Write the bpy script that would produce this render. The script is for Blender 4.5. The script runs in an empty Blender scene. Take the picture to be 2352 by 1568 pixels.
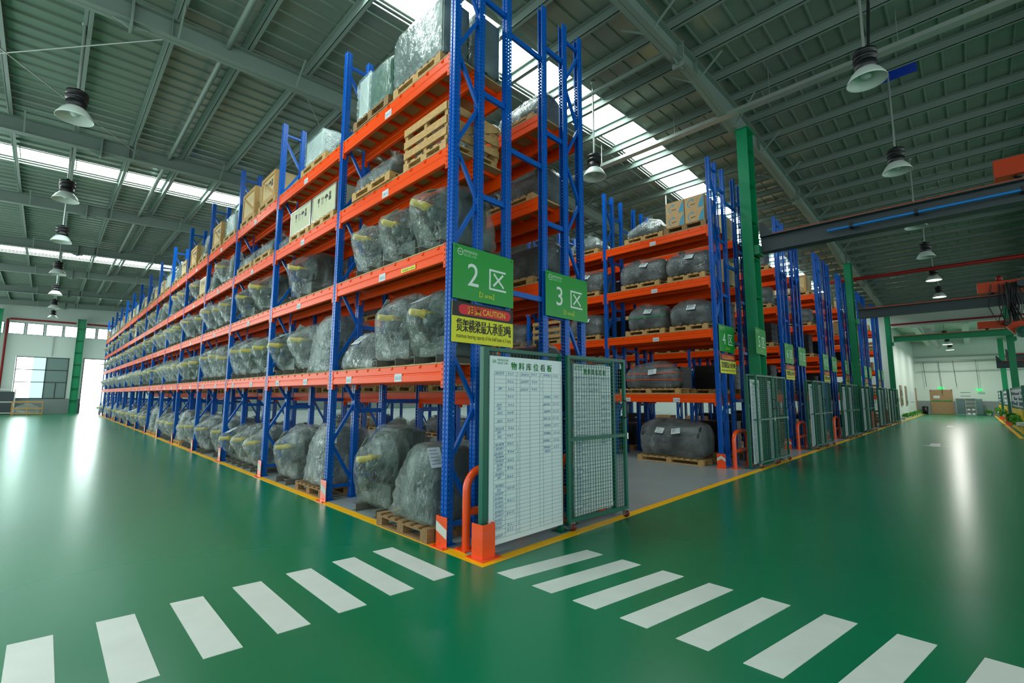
import bpy, bmesh, math, random
import numpy as np
from mathutils import Vector, Matrix, noise

S = bpy.context.scene
COL = S.collection
PI = math.pi
rnd = random.Random(7)

# ------------------------------------------------------------------ camera, sky, exposure
cam = bpy.data.cameras.new('camera')
cam.sensor_width = 36.0
cam.lens = 16.2176
cam.clip_end = 300
cam_ob = bpy.data.objects.new('camera', cam)
COL.objects.link(cam_ob)
RIGHT = Vector((0.704555, -0.709642, 0.003318))
UP = Vector((-0.085203, -0.079950, 0.993151))
FWD = Vector((0.704516, 0.700012, 0.116793))
CAM = Vector((-3.1468, -4.1154, 1.6))
m = Matrix((RIGHT, UP, -FWD)).transposed().to_4x4()
m.translation = CAM
cam_ob.matrix_world = m
S.camera = cam_ob

S.view_settings.view_transform = 'Standard'
S.view_settings.look = 'None'
S.view_settings.gamma = 1.0
S.view_settings.exposure = 0.22
S.cycles.max_bounces = 7
S.cycles.diffuse_bounces = 3
S.cycles.glossy_bounces = 3
S.cycles.transmission_bounces = 2
S.cycles.transparent_max_bounces = 14
S.cycles.caustics_reflective = False
S.cycles.caustics_refractive = False
S.cycles.sample_clamp_indirect = 6.0
S.cycles.use_adaptive_sampling = True
S.cycles.adaptive_threshold = 0.03

SKY_FILL = 1.25      # overcast daylight from the open sides of the hall
SKY_SUNNY = 9.0      # bright sky seen through the far doorway and windows
SKYLIGHT = 13.0       # translucent roof lights
world = bpy.data.worlds.new('World')
S.world = world
world.use_nodes = True
wn = world.node_tree
wn.nodes.clear()
w_out = wn.nodes.new('ShaderNodeOutputWorld')
w_bg = wn.nodes.new('ShaderNodeBackground')
w_tc = wn.nodes.new('ShaderNodeTexCoord')
w_sep = wn.nodes.new('ShaderNodeSeparateXYZ')
w_map = wn.nodes.new('ShaderNodeMapRange')
w_map.interpolation_type = 'SMOOTHSTEP'
w_map.inputs['From Min'].default_value = 0.80
w_map.inputs['From Max'].default_value = 0.97
w_map.inputs['To Min'].default_value = SKY_FILL
w_map.inputs['To Max'].default_value = SKY_SUNNY
wn.links.new(w_tc.outputs['Generated'], w_sep.inputs[0])
wn.links.new(w_sep.outputs['Y'], w_map.inputs['Value'])
w_bg.inputs['Color'].default_value = (0.86, 1.0, 0.97, 1)
wn.links.new(w_map.outputs[0], w_bg.inputs['Strength'])
wn.links.new(w_bg.outputs[0], w_out.inputs[0])

# ------------------------------------------------------------------ materials
def lin(r, g, b):
    f = lambda c: (c / 255 / 12.92) if c / 255 <= 0.04045 else ((c / 255 + 0.055) / 1.055) ** 2.4
    return (f(r), f(g), f(b), 1.0)

def mat(name, rgb, rough=0.5, metal=0.0, spec=0.5, vary=0.0, vscale=6.0, bump=0.0, bscale=40.0, emit=None, coat=0.0, stretch=None):
    m = bpy.data.materials.new(name)
    m.use_nodes = True
    nt = m.node_tree
    b = nt.nodes['Principled BSDF']
    c = lin(*rgb)
    b.inputs['Base Color'].default_value = c
    b.inputs['Roughness'].default_value = rough
    b.inputs['Metallic'].default_value = metal
    b.inputs['Specular IOR Level'].default_value = spec
    b.inputs['Coat Weight'].default_value = coat
    if emit:
        b.inputs['Emission Color'].default_value = lin(*emit[0])
        b.inputs['Emission Strength'].default_value = emit[1]
    tc = None
    if vary or bump:
        tc = nt.nodes.new('ShaderNodeTexCoord')
        src = tc.outputs['Object']
        if stretch:
            mp = nt.nodes.new('ShaderNodeMapping')
            mp.inputs['Scale'].default_value = stretch
            nt.links.new(src, mp.inputs[0])
            src = mp.outputs[0]
    if vary:
        n = nt.nodes.new('ShaderNodeTexNoise')
        n.inputs['Scale'].default_value = vscale
        n.inputs['Detail'].default_value = 4
        nt.links.new(src, n.inputs['Vector'])
        r = nt.nodes.new('ShaderNodeMapRange')
        r.inputs['From Min'].default_value = 0.3
        r.inputs['From Max'].default_value = 0.7
        r.inputs['To Min'].default_value = 1 - vary
        r.inputs['To Max'].default_value = 1 + vary
        nt.links.new(n.outputs['Fac'], r.inputs['Value'])
        mx = nt.nodes.new('ShaderNodeMix')
        mx.data_type = 'RGBA'
        mx.blend_type = 'MULTIPLY'
        mx.inputs['Factor'].default_value = 1
        mx.inputs['A'].default_value = c
        nt.links.new(r.outputs[0], mx.inputs['B'])
        nt.links.new(mx.outputs['Result'], b.inputs['Base Color'])
    if bump:
        n = nt.nodes.new('ShaderNodeTexNoise')
        n.inputs['Scale'].default_value = bscale
        n.inputs['Detail'].default_value = 3
        nt.links.new(src, n.inputs['Vector'])
        bp = nt.nodes.new('ShaderNodeBump')
        bp.inputs['Strength'].default_value = bump
        bp.inputs['Distance'].default_value = 0.01
        nt.links.new(n.outputs['Fac'], bp.inputs['Height'])
        nt.links.new(bp.outputs[0], b.inputs['Normal'])
    return m

def film(name, rgb, body=0.16, edge=0.5, rough=0.12, tint=(0.88, 0.93, 0.91), scale=3.2, bump=0.5, milky=0.25):
    """thin crumpled plastic film: see-through, a faint milky veil in patches, shiny creases"""
    m = bpy.data.materials.new(name)
    m.use_nodes = True
    nt = m.node_tree
    nt.nodes.clear()
    N = nt.nodes.new
    L = nt.links.new
    out = N('ShaderNodeOutputMaterial')
    mix = N('ShaderNodeMixShader')
    tr = N('ShaderNodeBsdfTransparent')
    tr.inputs[0].default_value = (*tint, 1)
    p = N('ShaderNodeBsdfPrincipled')
    p.inputs['Base Color'].default_value = lin(*rgb)
    p.inputs['Roughness'].default_value = rough
    p.inputs['Specular IOR Level'].default_value = 1.0
    p.inputs['Coat Weight'].default_value = 1.0
    p.inputs['Coat IOR'].default_value = 1.7
    p.inputs['Coat Roughness'].default_value = 0.05
    tc = N('ShaderNodeTexCoord')
    n1 = N('ShaderNodeTexNoise')
    n1.inputs['Scale'].default_value = scale * 0.7
    n1.inputs['Detail'].default_value = 3
    n1.inputs['Distortion'].default_value = 0.3
    add = N('ShaderNodeVectorMath')
    add.operation = 'MULTIPLY_ADD'
    add.inputs[1].default_value = (0.22, 0.22, 0.22)
    L(tc.outputs['Object'], n1.inputs['Vector'])
    L(n1.outputs['Color'], add.inputs[0])
    L(tc.outputs['Object'], add.inputs[2])
    hs = []
    for sc, w in ((scale, 1.0), (scale * 2.9, 0.55)):     # flat facets meeting in sharp creases
        v = N('ShaderNodeTexVoronoi')
        v.inputs['Scale'].default_value = sc
        L(add.outputs[0], v.inputs['Vector'])
        d1 = N('ShaderNodeVectorMath'); d1.operation = 'SUBTRACT'
        L(add.outputs[0], d1.inputs[0]); L(v.outputs['Position'], d1.inputs[1])
        d2 = N('ShaderNodeVectorMath'); d2.operation = 'SUBTRACT'
        d2.inputs[1].default_value = (0.5, 0.5, 0.5)
        L(v.outputs['Color'], d2.inputs[0])
        d3 = N('ShaderNodeVectorMath'); d3.operation = 'DOT_PRODUCT'
        L(d1.outputs[0], d3.inputs[0]); L(d2.outputs[0], d3.inputs[1])
        d4 = N('ShaderNodeMath'); d4.operation = 'MULTIPLY'; d4.inputs[1].default_value = w * 20.0
        L(d3.outputs['Value'], d4.inputs[0])
        hs.append(d4.outputs[0])
    ma = N('ShaderNodeMath')
    ma.operation = 'ADD'
    L(hs[0], ma.inputs[0]); L(hs[1], ma.inputs[1])
    m2 = N('ShaderNodeMath')
    m2.operation = 'MULTIPLY_ADD'
    m2.inputs[1].default_value = 0.8
    L(n1.outputs['Fac'], m2.inputs[0]); L(ma.outputs[0], m2.inputs[2])
    n3 = N('ShaderNodeTexNoise')
    n3.inputs['Scale'].default_value = scale * 4.5
    n3.inputs['Detail'].default_value = 4
    n3.inputs['Distortion'].default_value = 1.6
    L(tc.outputs['Object'], n3.inputs['Vector'])
    m3 = N('ShaderNodeMath')
    m3.operation = 'MULTIPLY_ADD'
    m3.inputs[1].default_value = 1.3
    L(n3.outputs['Fac'], m3.inputs[0]); L(m2.outputs[0], m3.inputs[2])
    m2 = m3
    bp = N('ShaderNodeBump')
    bp.inputs['Strength'].default_value = bump
    bp.inputs['Distance'].default_value = 0.05
    L(m2.outputs[0], bp.inputs['Height'])
    L(bp.outputs[0], p.inputs['Normal']); L(bp.outputs[0], p.inputs['Coat Normal'])
    lw = N('ShaderNodeLayerWeight')
    lw.inputs['Blend'].default_value = 0.3
    L(bp.outputs[0], lw.inputs['Normal'])
    fa = N('ShaderNodeMath')
    fa.operation = 'MULTIPLY_ADD'
    fa.inputs[1].default_value = edge
    fa.inputs[2].default_value = body
    L(lw.outputs['Facing'], fa.inputs[0])
    pk = N('ShaderNodeMapRange')
    pk.inputs['From Min'].default_value = 0.42
    pk.inputs['From Max'].default_value = 0.68
    pk.inputs['To Max'].default_value = milky
    L(n1.outputs['Fac'], pk.inputs['Value'])
    fb = N('ShaderNodeMath')
    fb.operation = 'ADD'
    fb.use_clamp = True
    L(fa.outputs[0], fb.inputs[0]); L(pk.outputs[0], fb.inputs[1])
    L(fb.outputs[0], mix.inputs[0])
    L(tr.outputs[0], mix.inputs[1])
    L(p.outputs[0], mix.inputs[2])
    L(mix.outputs[0], out.inputs[0])
    return m

def perforated(name, rgb, rough=0.3):
    """enamelled rack steel; holes are cut where the second UV band says so: u runs around the profile, v up the post"""
    m = mat(name, rgb, rough, 0.0, 0.35)
    nt = m.node_tree
    N = nt.nodes.new
    b = nt.nodes['Principled BSDF']
    out = [n for n in nt.nodes if n.type == 'OUTPUT_MATERIAL'][0]
    uv = N('ShaderNodeUVMap')
    uv.uv_map = 'holes'
    sep = N('ShaderNodeSeparateXYZ')
    nt.links.new(uv.outputs[0], sep.inputs[0])
    def op(o, a, bb=None, cc=None):
        n = N('ShaderNodeMath')
        n.operation = o
        for i, x in enumerate((a, bb, cc)):
            if x is None: continue
            if isinstance(x, (int, float)): n.inputs[i].default_value = x
            else: nt.links.new(x, n.inputs[i])
        return n.outputs[0]
    u, v = sep.outputs[0], sep.outputs[1]
    fr = op('FRACT', u)                     # across the face, 0..1; integer part selects the hole kind
    kind = op('FLOOR', u)
    du = op('ABSOLUTE', op('SUBTRACT', fr, 0.5))
    dv = op('ABSOLUTE', op('SUBTRACT', op('FRACT', op('MULTIPLY', v, 1 / 0.05)), 0.5))
    slot = op('MULTIPLY', op('LESS_THAN', du, 0.17), op('LESS_THAN', dv, 0.24))
    rr = op('ADD', op('POWER', op('MULTIPLY', du, 0.034), 2.0), op('POWER', op('MULTIPLY', dv, 0.05), 2.0))
    dot = op('LESS_THAN', rr, 0.0065 ** 2)
    mask = op('ADD', op('MULTIPLY', slot, op('COMPARE', kind, 1.0, 0.1)), op('MULTIPLY', dot, op('COMPARE', kind, 2.0, 0.1)))
    tr = N('ShaderNodeBsdfTransparent')
    mix = N('ShaderNodeMixShader')
    nt.links.new(mask, mix.inputs[0])
    nt.links.new(b.outputs[0], mix.inputs[1])
    nt.links.new(tr.outputs[0], mix.inputs[2])
    nt.links.new(mix.outputs[0], out.inputs[0])
    return m

M = {}
M['blue'] = mat('rack_blue', (0, 90, 186), 0.34, spec=0.35)
M['blueholes'] = perforated('rack_blue_perforated', (0, 90, 186))
M['orange'] = mat('rack_orange', (244, 76, 0), 0.42, spec=0.2)
M['guard'] = mat('guard_orange', (244, 78, 10), 0.3, coat=0.4, vary=0.06)
M['guardwhite'] = mat('guard_white', (205, 208, 200), 0.45)
M['ply'] = mat('deck_board', (176, 150, 104), 0.75, vary=0.12, stretch=(2, 14, 2))
M['wood'] = mat('pallet_wood', (188, 148, 92), 0.75, vary=0.25, vscale=5, stretch=(3, 3, 20))
M['oldwood'] = mat('weathered_wood', (140, 108, 70), 0.8, vary=0.3, vscale=5, stretch=(3, 3, 20))
M['crateply'] = mat('crate_plywood', (205, 180, 130), 0.7, vary=0.1)
M['palecrate'] = mat('pale_crate', (190, 192, 160), 0.6, vary=0.06)
M['castgreen'] = mat('cast_machine', (46, 68, 63), 0.42, vary=0.2, vscale=5)
M['castdark'] = mat('dark_machine', (34, 38, 40), 0.4, vary=0.15)
M['black'] = mat('black_plastic', (20, 21, 24), 0.35, vary=0.2)
M['cabinet'] = mat('cabinet_green', (8, 92, 70), 0.4)
M['cabinetdark'] = mat('cabinet_dark', (30, 60, 58), 0.4)
M['steelgrey'] = mat('channel_steel', (92, 92, 84), 0.55, vary=0.12)
M['yellow'] = mat('yellow_plastic', (214, 184, 20), 0.4)
M['paper'] = mat('paper', (206, 214, 216), 0.7)
M['ink'] = mat('ink', (70, 90, 110), 0.8)
M['film'] = film('bag_film', (206, 222, 218), body=0.05, edge=0.36, milky=0.16, bump=0.8, rough=0.09)
M['filmwhite'] = film('bag_film_milky', (220, 232, 232), body=0.12, edge=0.42, milky=0.28, bump=0.75, rough=0.1)
M['filmgrey'] = film('bag_film_grey', (186, 196, 198), body=0.05, edge=0.45, milky=0.22, scale=2.6, bump=0.9, rough=0.09)
M['wrap'] = film('stretch_wrap', (196, 218, 212), body=0.08, edge=0.3, milky=0.24, scale=2.4, bump=0.5, rough=0.1)
M['strapgreen'] = mat('strap_green', (20, 130, 80), 0.4)
M['straporange'] = mat('strap_orange', (226, 70, 24), 0.5)
M['carton'] = mat('carton', (196, 158, 112), 0.8, vary=0.06)
M['cartonblue'] = mat('carton_blue', (70, 150, 180), 0.7)
M['signgreen'] = mat('sign_green', (0, 148, 48), 0.35)
M['signwhite'] = mat('sign_white', (224, 236, 232), 0.5)
M['signyellow'] = mat('sign_yellow', (222, 220, 20), 0.45)
M['signred'] = mat('sign_red', (222, 14, 36), 0.45)
M['signblack'] = mat('sign_black', (30, 28, 26), 0.5)
M['gate'] = mat('gate_green', (0, 92, 72), 0.4)
M['column'] = mat('column_green', (0, 140, 92), 0.42)
M['board'] = mat('board_white', (214, 228, 232), 0.3, vary=0.02)
M['boardgreen'] = mat('board_green', (0, 140, 60), 0.5)
M['marker'] = mat('marker_blue', (40, 100, 160), 0.6)
M['gridline'] = mat('grid_line', (60, 84, 96), 0.6)
M['steel'] = mat('roof_steel', (122, 140, 132), 0.5, spec=0.4)
M['galv'] = mat('galvanised', (170, 180, 174), 0.35, 0.5)
M['zinc'] = mat('zinc', (190, 190, 186), 0.28, 0.9)
M['crane'] = mat('crane_dark', (54, 66, 70), 0.5)
M['craneorange'] = mat('crane_orange', (210, 66, 18), 0.45)
M['cablebluemat'] = mat('blue_conduit', (20, 120, 200), 0.4)
M['redpipe'] = mat('red_pipe', (150, 22, 26), 0.4)
M['lampblack'] = mat('lamp_housing', (18, 22, 24), 0.4)
M['lampdome'] = mat('lamp_dome', (200, 214, 206), 0.35)
M['lamplit'] = mat('lamp_lit', (255, 255, 255), 0.4, emit=((255, 250, 235), 14.0))
M['wall'] = mat('wall_paint', (206, 220, 212), 0.6, vary=0.02, vscale=0.4)
M['dado'] = mat('wall_dado', (128, 140, 138), 0.6)
M['frame'] = mat('window_frame', (52, 62, 64), 0.4)
M['doorwood'] = mat('door_wood', (158, 128, 92), 0.55, vary=0.12, stretch=(8, 8, 0.6))
M['leaf'] = mat('leaf_green', (58, 140, 26), 0.5, vary=0.3, vscale=20)
M['pot'] = mat('planter_white', (206, 212, 208), 0.5)
M['rubber'] = mat('rubber_wheel', (96, 22, 24), 0.5)
M['pane'] = None
# ------------------------------------------------------------------ mesh helpers
class MB:
    def __init__(s):
        s.v, s.f, s.mi, s.sm, s.uv = [], [], [], [], {}
    def add(s, vs, fs, mi=0, smooth=False):
        o = len(s.v)
        s.v.extend([tuple(p) for p in vs])
        for f in fs:
            s.f.append(tuple(o + i for i in f)); s.mi.append(mi); s.sm.append(smooth)
        return s
    def box(s, x0, x1, y0, y1, z0, z1, mi=0):
        return s.add([(x0, y0, z0), (x1, y0, z0), (x1, y1, z0), (x0, y1, z0), (x0, y0, z1), (x1, y0, z1), (x1, y1, z1), (x0, y1, z1)],
                     [(0, 3, 2, 1), (4, 5, 6, 7), (0, 1, 5, 4), (1, 2, 6, 5), (2, 3, 7, 6), (3, 0, 4, 7)], mi)
    def bar(s, a, b, w, h, mi=0, up=(0, 0, 1)):
        a, b = Vector(a), Vector(b)
        d = (b - a).normalized()
        u = Vector(up)
        r = d.cross(u)
        if r.length < 1e-4: r = d.cross(Vector((1, 0, 0)))
        r.normalize(); u = r.cross(d)
        vs = []
        for p in (a, b):
            for sx, sz in ((-1, -1), (1, -1), (1, 1), (-1, 1)):
                vs.append(p + r * sx * w / 2 + u * sz * h / 2)
        return s.add(vs, [(0, 1, 2, 3), (7, 6, 5, 4), (0, 4, 5, 1), (1, 5, 6, 2), (2, 6, 7, 3), (3, 7, 4, 0)], mi)
    def tube(s, pts, r, n=10, mi=0, caps=True, smooth=True):
        pts = [Vector(p) for p in pts]
        rings = []
        ref = None
        for i, p in enumerate(pts):
            d = (pts[min(i + 1, len(pts) - 1)] - pts[max(i - 1, 0)]).normalized()
            if ref is None:
                ref = d.cross(Vector((0, 0, 1)))
                if ref.length < 1e-3: ref = d.cross(Vector((1, 0, 0)))
            ref = (ref - d * ref.dot(d)).normalized()
            q = d.cross(ref)
            rr = r[i] if isinstance(r, (list, tuple)) else r
            rings.append([p + (ref * math.cos(2 * PI * k / n) + q * math.sin(2 * PI * k / n)) * rr for k in range(n)])
        vs = [v for ring in rings for v in ring]
        fs = [(i * n + k, i * n + (k + 1) % n, (i + 1) * n + (k + 1) % n, (i + 1) * n + k) for i in range(len(pts) - 1) for k in range(n)]
        s.add(vs, fs, mi, smooth)
        if caps:
            s.add(rings[0], [tuple(range(n))[::-1]], mi)
            s.add(rings[-1], [tuple(range(n))], mi)
        return s
    def lathe(s, prof, c=(0, 0, 0), n=24, mi=0, axis='z', smooth=True):
        vs = []
        for r, z in prof:
            for k in range(n):
                a = 2 * PI * k / n
                x, y = r * math.cos(a), r * math.sin(a)
                p = (x, y, z) if axis == 'z' else (z, x, y) if axis == 'x' else (y, z, x)
                vs.append((p[0] + c[0], p[1] + c[1], p[2] + c[2]))
        fs = [(i * n + k, i * n + (k + 1) % n, (i + 1) * n + (k + 1) % n, (i + 1) * n + k) for i in range(len(prof) - 1) for k in range(n)]
        return s.add(vs, fs, mi, smooth)
    def prism(s, prof, axis, a, b, mi=0, close=True, smooth=False):
        """profile points extruded from a to b; axis y: prof=(x,z); axis z: prof=(x,y); axis x: prof=(y,z)"""
        def P(p, t): return (p[0], t, p[1]) if axis == 'y' else (p[0], p[1], t) if axis == 'z' else (t, p[0], p[1])
        n = len(prof)
        vs = [P(p, a) for p in prof] + [P(p, b) for p in prof]
        e = n if close else n - 1
        fs = [(i, (i + 1) % n, n + (i + 1) % n, n + i) for i in range(e)]
        if close: fs += [tuple(range(n))[::-1], tuple(range(n, 2 * n))]
        return s.add(vs, fs, mi, smooth)
    def mesh_in(s, me, mtx, mi=0):
        vs = [mtx @ v.co for v in me.vertices]
        return s.add(vs, [tuple(p.vertices) for p in me.polygons], mi)
    def me(s, name, mats):
        me = bpy.data.meshes.new(name)
        me.from_pydata([tuple(v) for v in s.v], [], s.f)
        for k in (mats if isinstance(mats, (list, tuple)) else [mats]): me.materials.append(M[k] if isinstance(k, str) else k)
        me.polygons.foreach_set('material_index', s.mi)
        me.polygons.foreach_set('use_smooth', s.sm)
        me.update()
        return me

def fixn(me):
    bm = bmesh.new(); bm.from_mesh(me)
    bmesh.ops.recalc_face_normals(bm, faces=bm.faces)
    bm.to_mesh(me); bm.free()
    return me

def ob(name, me, parent=None, loc=None, rz=0.0, label=None, kind=None):
    o = bpy.data.objects.new(name, me)
    COL.objects.link(o)
    if parent is not None: o.parent = parent
    if loc is not None: o.location = loc
    if rz: o.rotation_euler = (0, 0, rz)
    if label: o['label'] = label
    if kind: o['kind'] = kind
    return o

def tag(o, label, cat, group=None, kind=None):
    o['label'] = label; o['category'] = cat
    if group: o['group'] = group
    if kind: o['kind'] = kind
    return o

def thing(name, label, cat, loc=(0, 0, 0), rz=0.0, group=None):
    o = bpy.data.objects.new(name, None)
    COL.objects.link(o)
    o.empty_display_size = 0.2
    o.location = loc
    o.rotation_euler = (0, 0, rz)
    return tag(o, label, cat, group)

def struct(name, mb, mats, label, cat):
    return tag(ob(name, fixn(mb.me(name, mats)) if isinstance(mb, MB) else mb), label, cat, kind='structure')

_txt = {}
def text_mesh(body, w=None, h=None, align='CENTER', bold=0.0):
    """lettering as a flat mesh in x,y, scaled to width w and/or height h, centred on the origin"""
    key = (body, w, h, bold)
    if key in _txt: return _txt[key]
    c = bpy.data.curves.new('lettering', 'FONT')
    c.body = body
    c.size = 1
    c.offset = bold
    c.resolution_u = 3
    o = bpy.data.objects.new('lettering', c)
    me = bpy.data.meshes.new_from_object(o)
    bpy.data.objects.remove(o)
    co = np.array([v.co[:] for v in me.vertices])
    lo, hi = co.min(0), co.max(0)
    sx = (w / (hi[0] - lo[0])) if w else None
    sy = (h / (hi[1] - lo[1])) if h else None
    sx = sx or sy; sy = sy or sx
    cx, cy = (lo[0] + hi[0]) / 2, (lo[1] + hi[1]) / 2
    for v in me.vertices:
        v.co.x = (v.co.x - cx) * sx; v.co.y = (v.co.y - cy) * sy; v.co.z = 0
    _txt[key] = me
    return me

def face_y(x, z, y=0.0):
    """text plane -> upright, facing -Y, centred at x,z"""
    return Matrix.Translation((x, y, z)) @ Matrix.Rotation(PI / 2, 4, 'X')

ORD = ['first', 'second', 'third', 'fourth', 'fifth', 'sixth', 'seventh', 'eighth', 'ninth', 'tenth', 'eleventh', 'twelfth', 'thirteenth', 'fourteenth', 'fifteenth', 'sixteenth', 'seventeenth', 'eighteenth', 'nineteenth', 'twentieth']

# ------------------------------------------------------------------ floor
def floor_mat(name, rgb, rough):
    m = mat(name, rgb, rough, spec=0.45)
    nt = m.node_tree
    N = nt.nodes.new
    b = nt.nodes['Principled BSDF']
    tc = N('ShaderNodeTexCoord')
    big = N('ShaderNodeTexNoise'); big.inputs['Scale'].default_value = 0.35; big.inputs['Detail'].default_value = 3
    nt.links.new(tc.outputs['Object'], big.inputs['Vector'])
    fine = N('ShaderNodeTexNoise'); fine.inputs['Scale'].default_value = 14; fine.inputs['Detail'].default_value = 6
    mp = N('ShaderNodeMapping'); mp.inputs['Rotation'].default_value = (0, 0, 0.5); mp.inputs['Scale'].default_value = (0.25, 2.0, 1)
    nt.links.new(tc.outputs['Object'], mp.inputs[0]); nt.links.new(mp.outputs[0], fine.inputs['Vector'])
    r1 = N('ShaderNodeMapRange'); r1.inputs['From Min'].default_value = 0.3; r1.inputs['From Max'].default_value = 0.7
    r1.inputs['To Min'].default_value = 0.9; r1.inputs['To Max'].default_value = 1.1
    nt.links.new(big.outputs['Fac'], r1.inputs['Value'])
    mx = N('ShaderNodeMix'); mx.data_type = 'RGBA'; mx.blend_type = 'MULTIPLY'; mx.inputs['Factor'].default_value = 1
    mx.inputs['A'].default_value = lin(*rgb)
    nt.links.new(r1.outputs[0], mx.inputs['B'])
    nt.links.new(mx.outputs['Result'], b.inputs['Base Color'])
    r2 = N('ShaderNodeMapRange'); r2.inputs['From Min'].default_value = 0.35; r2.inputs['From Max'].default_value = 0.7
    r2.inputs['To Min'].default_value = rough - 0.025; r2.inputs['To Max'].default_value = rough + 0.035
    nt.links.new(fine.outputs['Fac'], r2.inputs['Value'])
    b.inputs['Roughness'].default_value = rough
    wav = N('ShaderNodeTexNoise'); wav.inputs['Scale'].default_value = 1.1; wav.inputs['Detail'].default_value = 2
    nt.links.new(tc.outputs['Object'], wav.inputs['Vector'])
    bp = N('ShaderNodeBump'); bp.inputs['Strength'].default_value = 0.018; bp.inputs['Distance'].default_value = 0.03
    nt.links.new(wav.outputs['Fac'], bp.inputs['Height'])
    return m
M['floorgreen'] = floor_mat('floor_epoxy_green', (0, 118, 76), 0.25)
M['floorgrey'] = floor_mat('floor_epoxy_grey', (148, 158, 158), 0.27)
M['lineyellow'] = mat('line_yellow', (255, 186, 0), 0.4, spec=0.25, vary=0.05)
M['linewhite'] = mat('line_white', (216, 222, 214), 0.42, vary=0.05, vscale=3)
M['ground'] = mat('forecourt', (200, 205, 205), 0.8)

XE, XW, YN, YS = 57.0, -7.5, 50.0, -16.0      # extents of the hall
struct('floor', MB().box(XW, XE, YS, YN, -0.2, 0), 'floorgreen', 'glossy green epoxy floor of the warehouse aisles', 'floor')
struct('floor_storage', MB().box(0.0, 40.0, -0.60, 47.2, 0, 0.002), 'floorgrey', 'grey painted floor under and between the racks', 'floor')
lm = MB()
lm.box(-0.112, 0.01, -0.722, 47.2, 0, 0.003)
struct('trim_1', lm, 'lineyellow', 'yellow floor line along the long rack beside the left aisle', 'floor line')
struct('trim_2', MB().box(0.01, 56.4, -0.722, -0.60, 0, 0.003), 'lineyellow', 'yellow floor line running past the rack ends along the right aisle', 'floor line')
struct('trim_3', MB().box(24.0, 56.4, -5.40, -5.28, 0, 0.003), 'lineyellow', 'yellow floor line in front of the kanban stands on the far right', 'floor line')

def stripe(i, pts, side):
    mb = MB()
    n = len(pts)
    mb.prism([(p[0], p[1]) for p in pts], 'z', 0.0, 0.003)
    o = ob('crosswalk_stripe', fixn(mb.me('crosswalk_stripe', 'linewhite')))
    return tag(o, f'white crosswalk stripe on green floor, {ORD[i]} from the rack corner, across the {side} aisle', 'floor marking', f'crosswalk stripes across the {side} aisle', 'structure')
for k in range(8):
    x = -0.411 - 0.4263 * k
    stripe(k, [(x - 0.211, 0.407), (x, 0.38), (x, -0.68), (x - 0.211, -0.66)], 'left')
for k in range(9):
    y = -0.914 - 0.4173 * k
    xs = -0.107 + 0.0145 * k
    xe = 0.971 + 0.0145 * k
    stripe(k, [(xs, y), (xe + 0.02, y - 0.203), (xe + 0.02, y - 0.203 - 0.2), (xs, y - 0.2147)], 'right')
def arrow(x, lab):
    mb = MB()
    mb.prism([(x, -3.07), (x + .35, -3.4), (x + .35, -2.74)], 'z', 0, 0.003)
    mb.box(x + .35, x + 1.4, -3.2, -2.94, 0, .003)
    o = ob('floor_arrow', fixn(mb.me('floor_arrow', 'linewhite')))
    tag(o, lab, 'floor marking', 'direction arrows on the right aisle floor', 'structure')
arrow(17.4, 'white painted arrow on the right aisle floor, nearest to the camera')
arrow(31.5, 'white painted arrow on the right aisle floor, near the far doors')

# ------------------------------------------------------------------ roof
def roof_mat():
    m = mat('roof_sheet', (134, 152, 140), 0.28, 0.35, spec=0.5)
    return m
M['roof'] = roof_mat()
M['skylight'] = mat('skylight_panel', (240, 250, 248), 0.5, emit=((240, 255, 252), SKYLIGHT))
RZ, RS, RX = 9.64, 0.05, 9.0
def zroof(x): return RZ - RS * abs(x - RX)
SKY_Y = [(2.33, 3.42), (15.5, 16.6), (29.3, 30.4), (42.6, 43.7)]
def roof_side(x0, x1, name, lab):
    mb = MB()
    y = YS
    pts = []
    pitch = 0.385
    def seg(ya, yb):
        prof = []
        k = math.ceil(ya / pitch)
        prof.append((ya, 0))
        while k * pitch < yb - 0.06:
            c = k * pitch
            if c > ya + 0.05:
                prof += [(c - 0.025, 0), (c - 0.015, -0.035), (c + 0.015, -0.035), (c + 0.025, 0)]
            k += 1
        prof.append((yb, 0))
        vs = [(x0, p[0], zroof(x0) + p[1]) for p in prof] + [(x1, p[0], zroof(x1) + p[1]) for p in prof]
        vs += [(x0, ya, zroof(x0) + .08), (x0, yb, zroof(x0) + .08), (x1, ya, zroof(x1) + .08), (x1, yb, zroof(x1) + .08)]
        n = len(prof)
        mb.add(vs, [(i, i + 1, n + i + 1, n + i) for i in range(n - 1)] + [(2 * n, 2 * n + 2, 2 * n + 3, 2 * n + 1)])
    for a, b in SKY_Y:
        if y < a: seg(y, a)
        y = b
    seg(y, YN + 0.3)
    o = tag(ob(name, mb.me(name, 'roof')), lab, 'ceiling', kind='structure')
    return o
roof_side(XW, RX, 'ceiling', 'ribbed grey metal roof slope over the left aisle and the long rack')
roof_side(RX, XE, 'ceiling_right', 'ribbed grey metal roof slope over the right racks and right aisle')
n = 0
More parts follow.
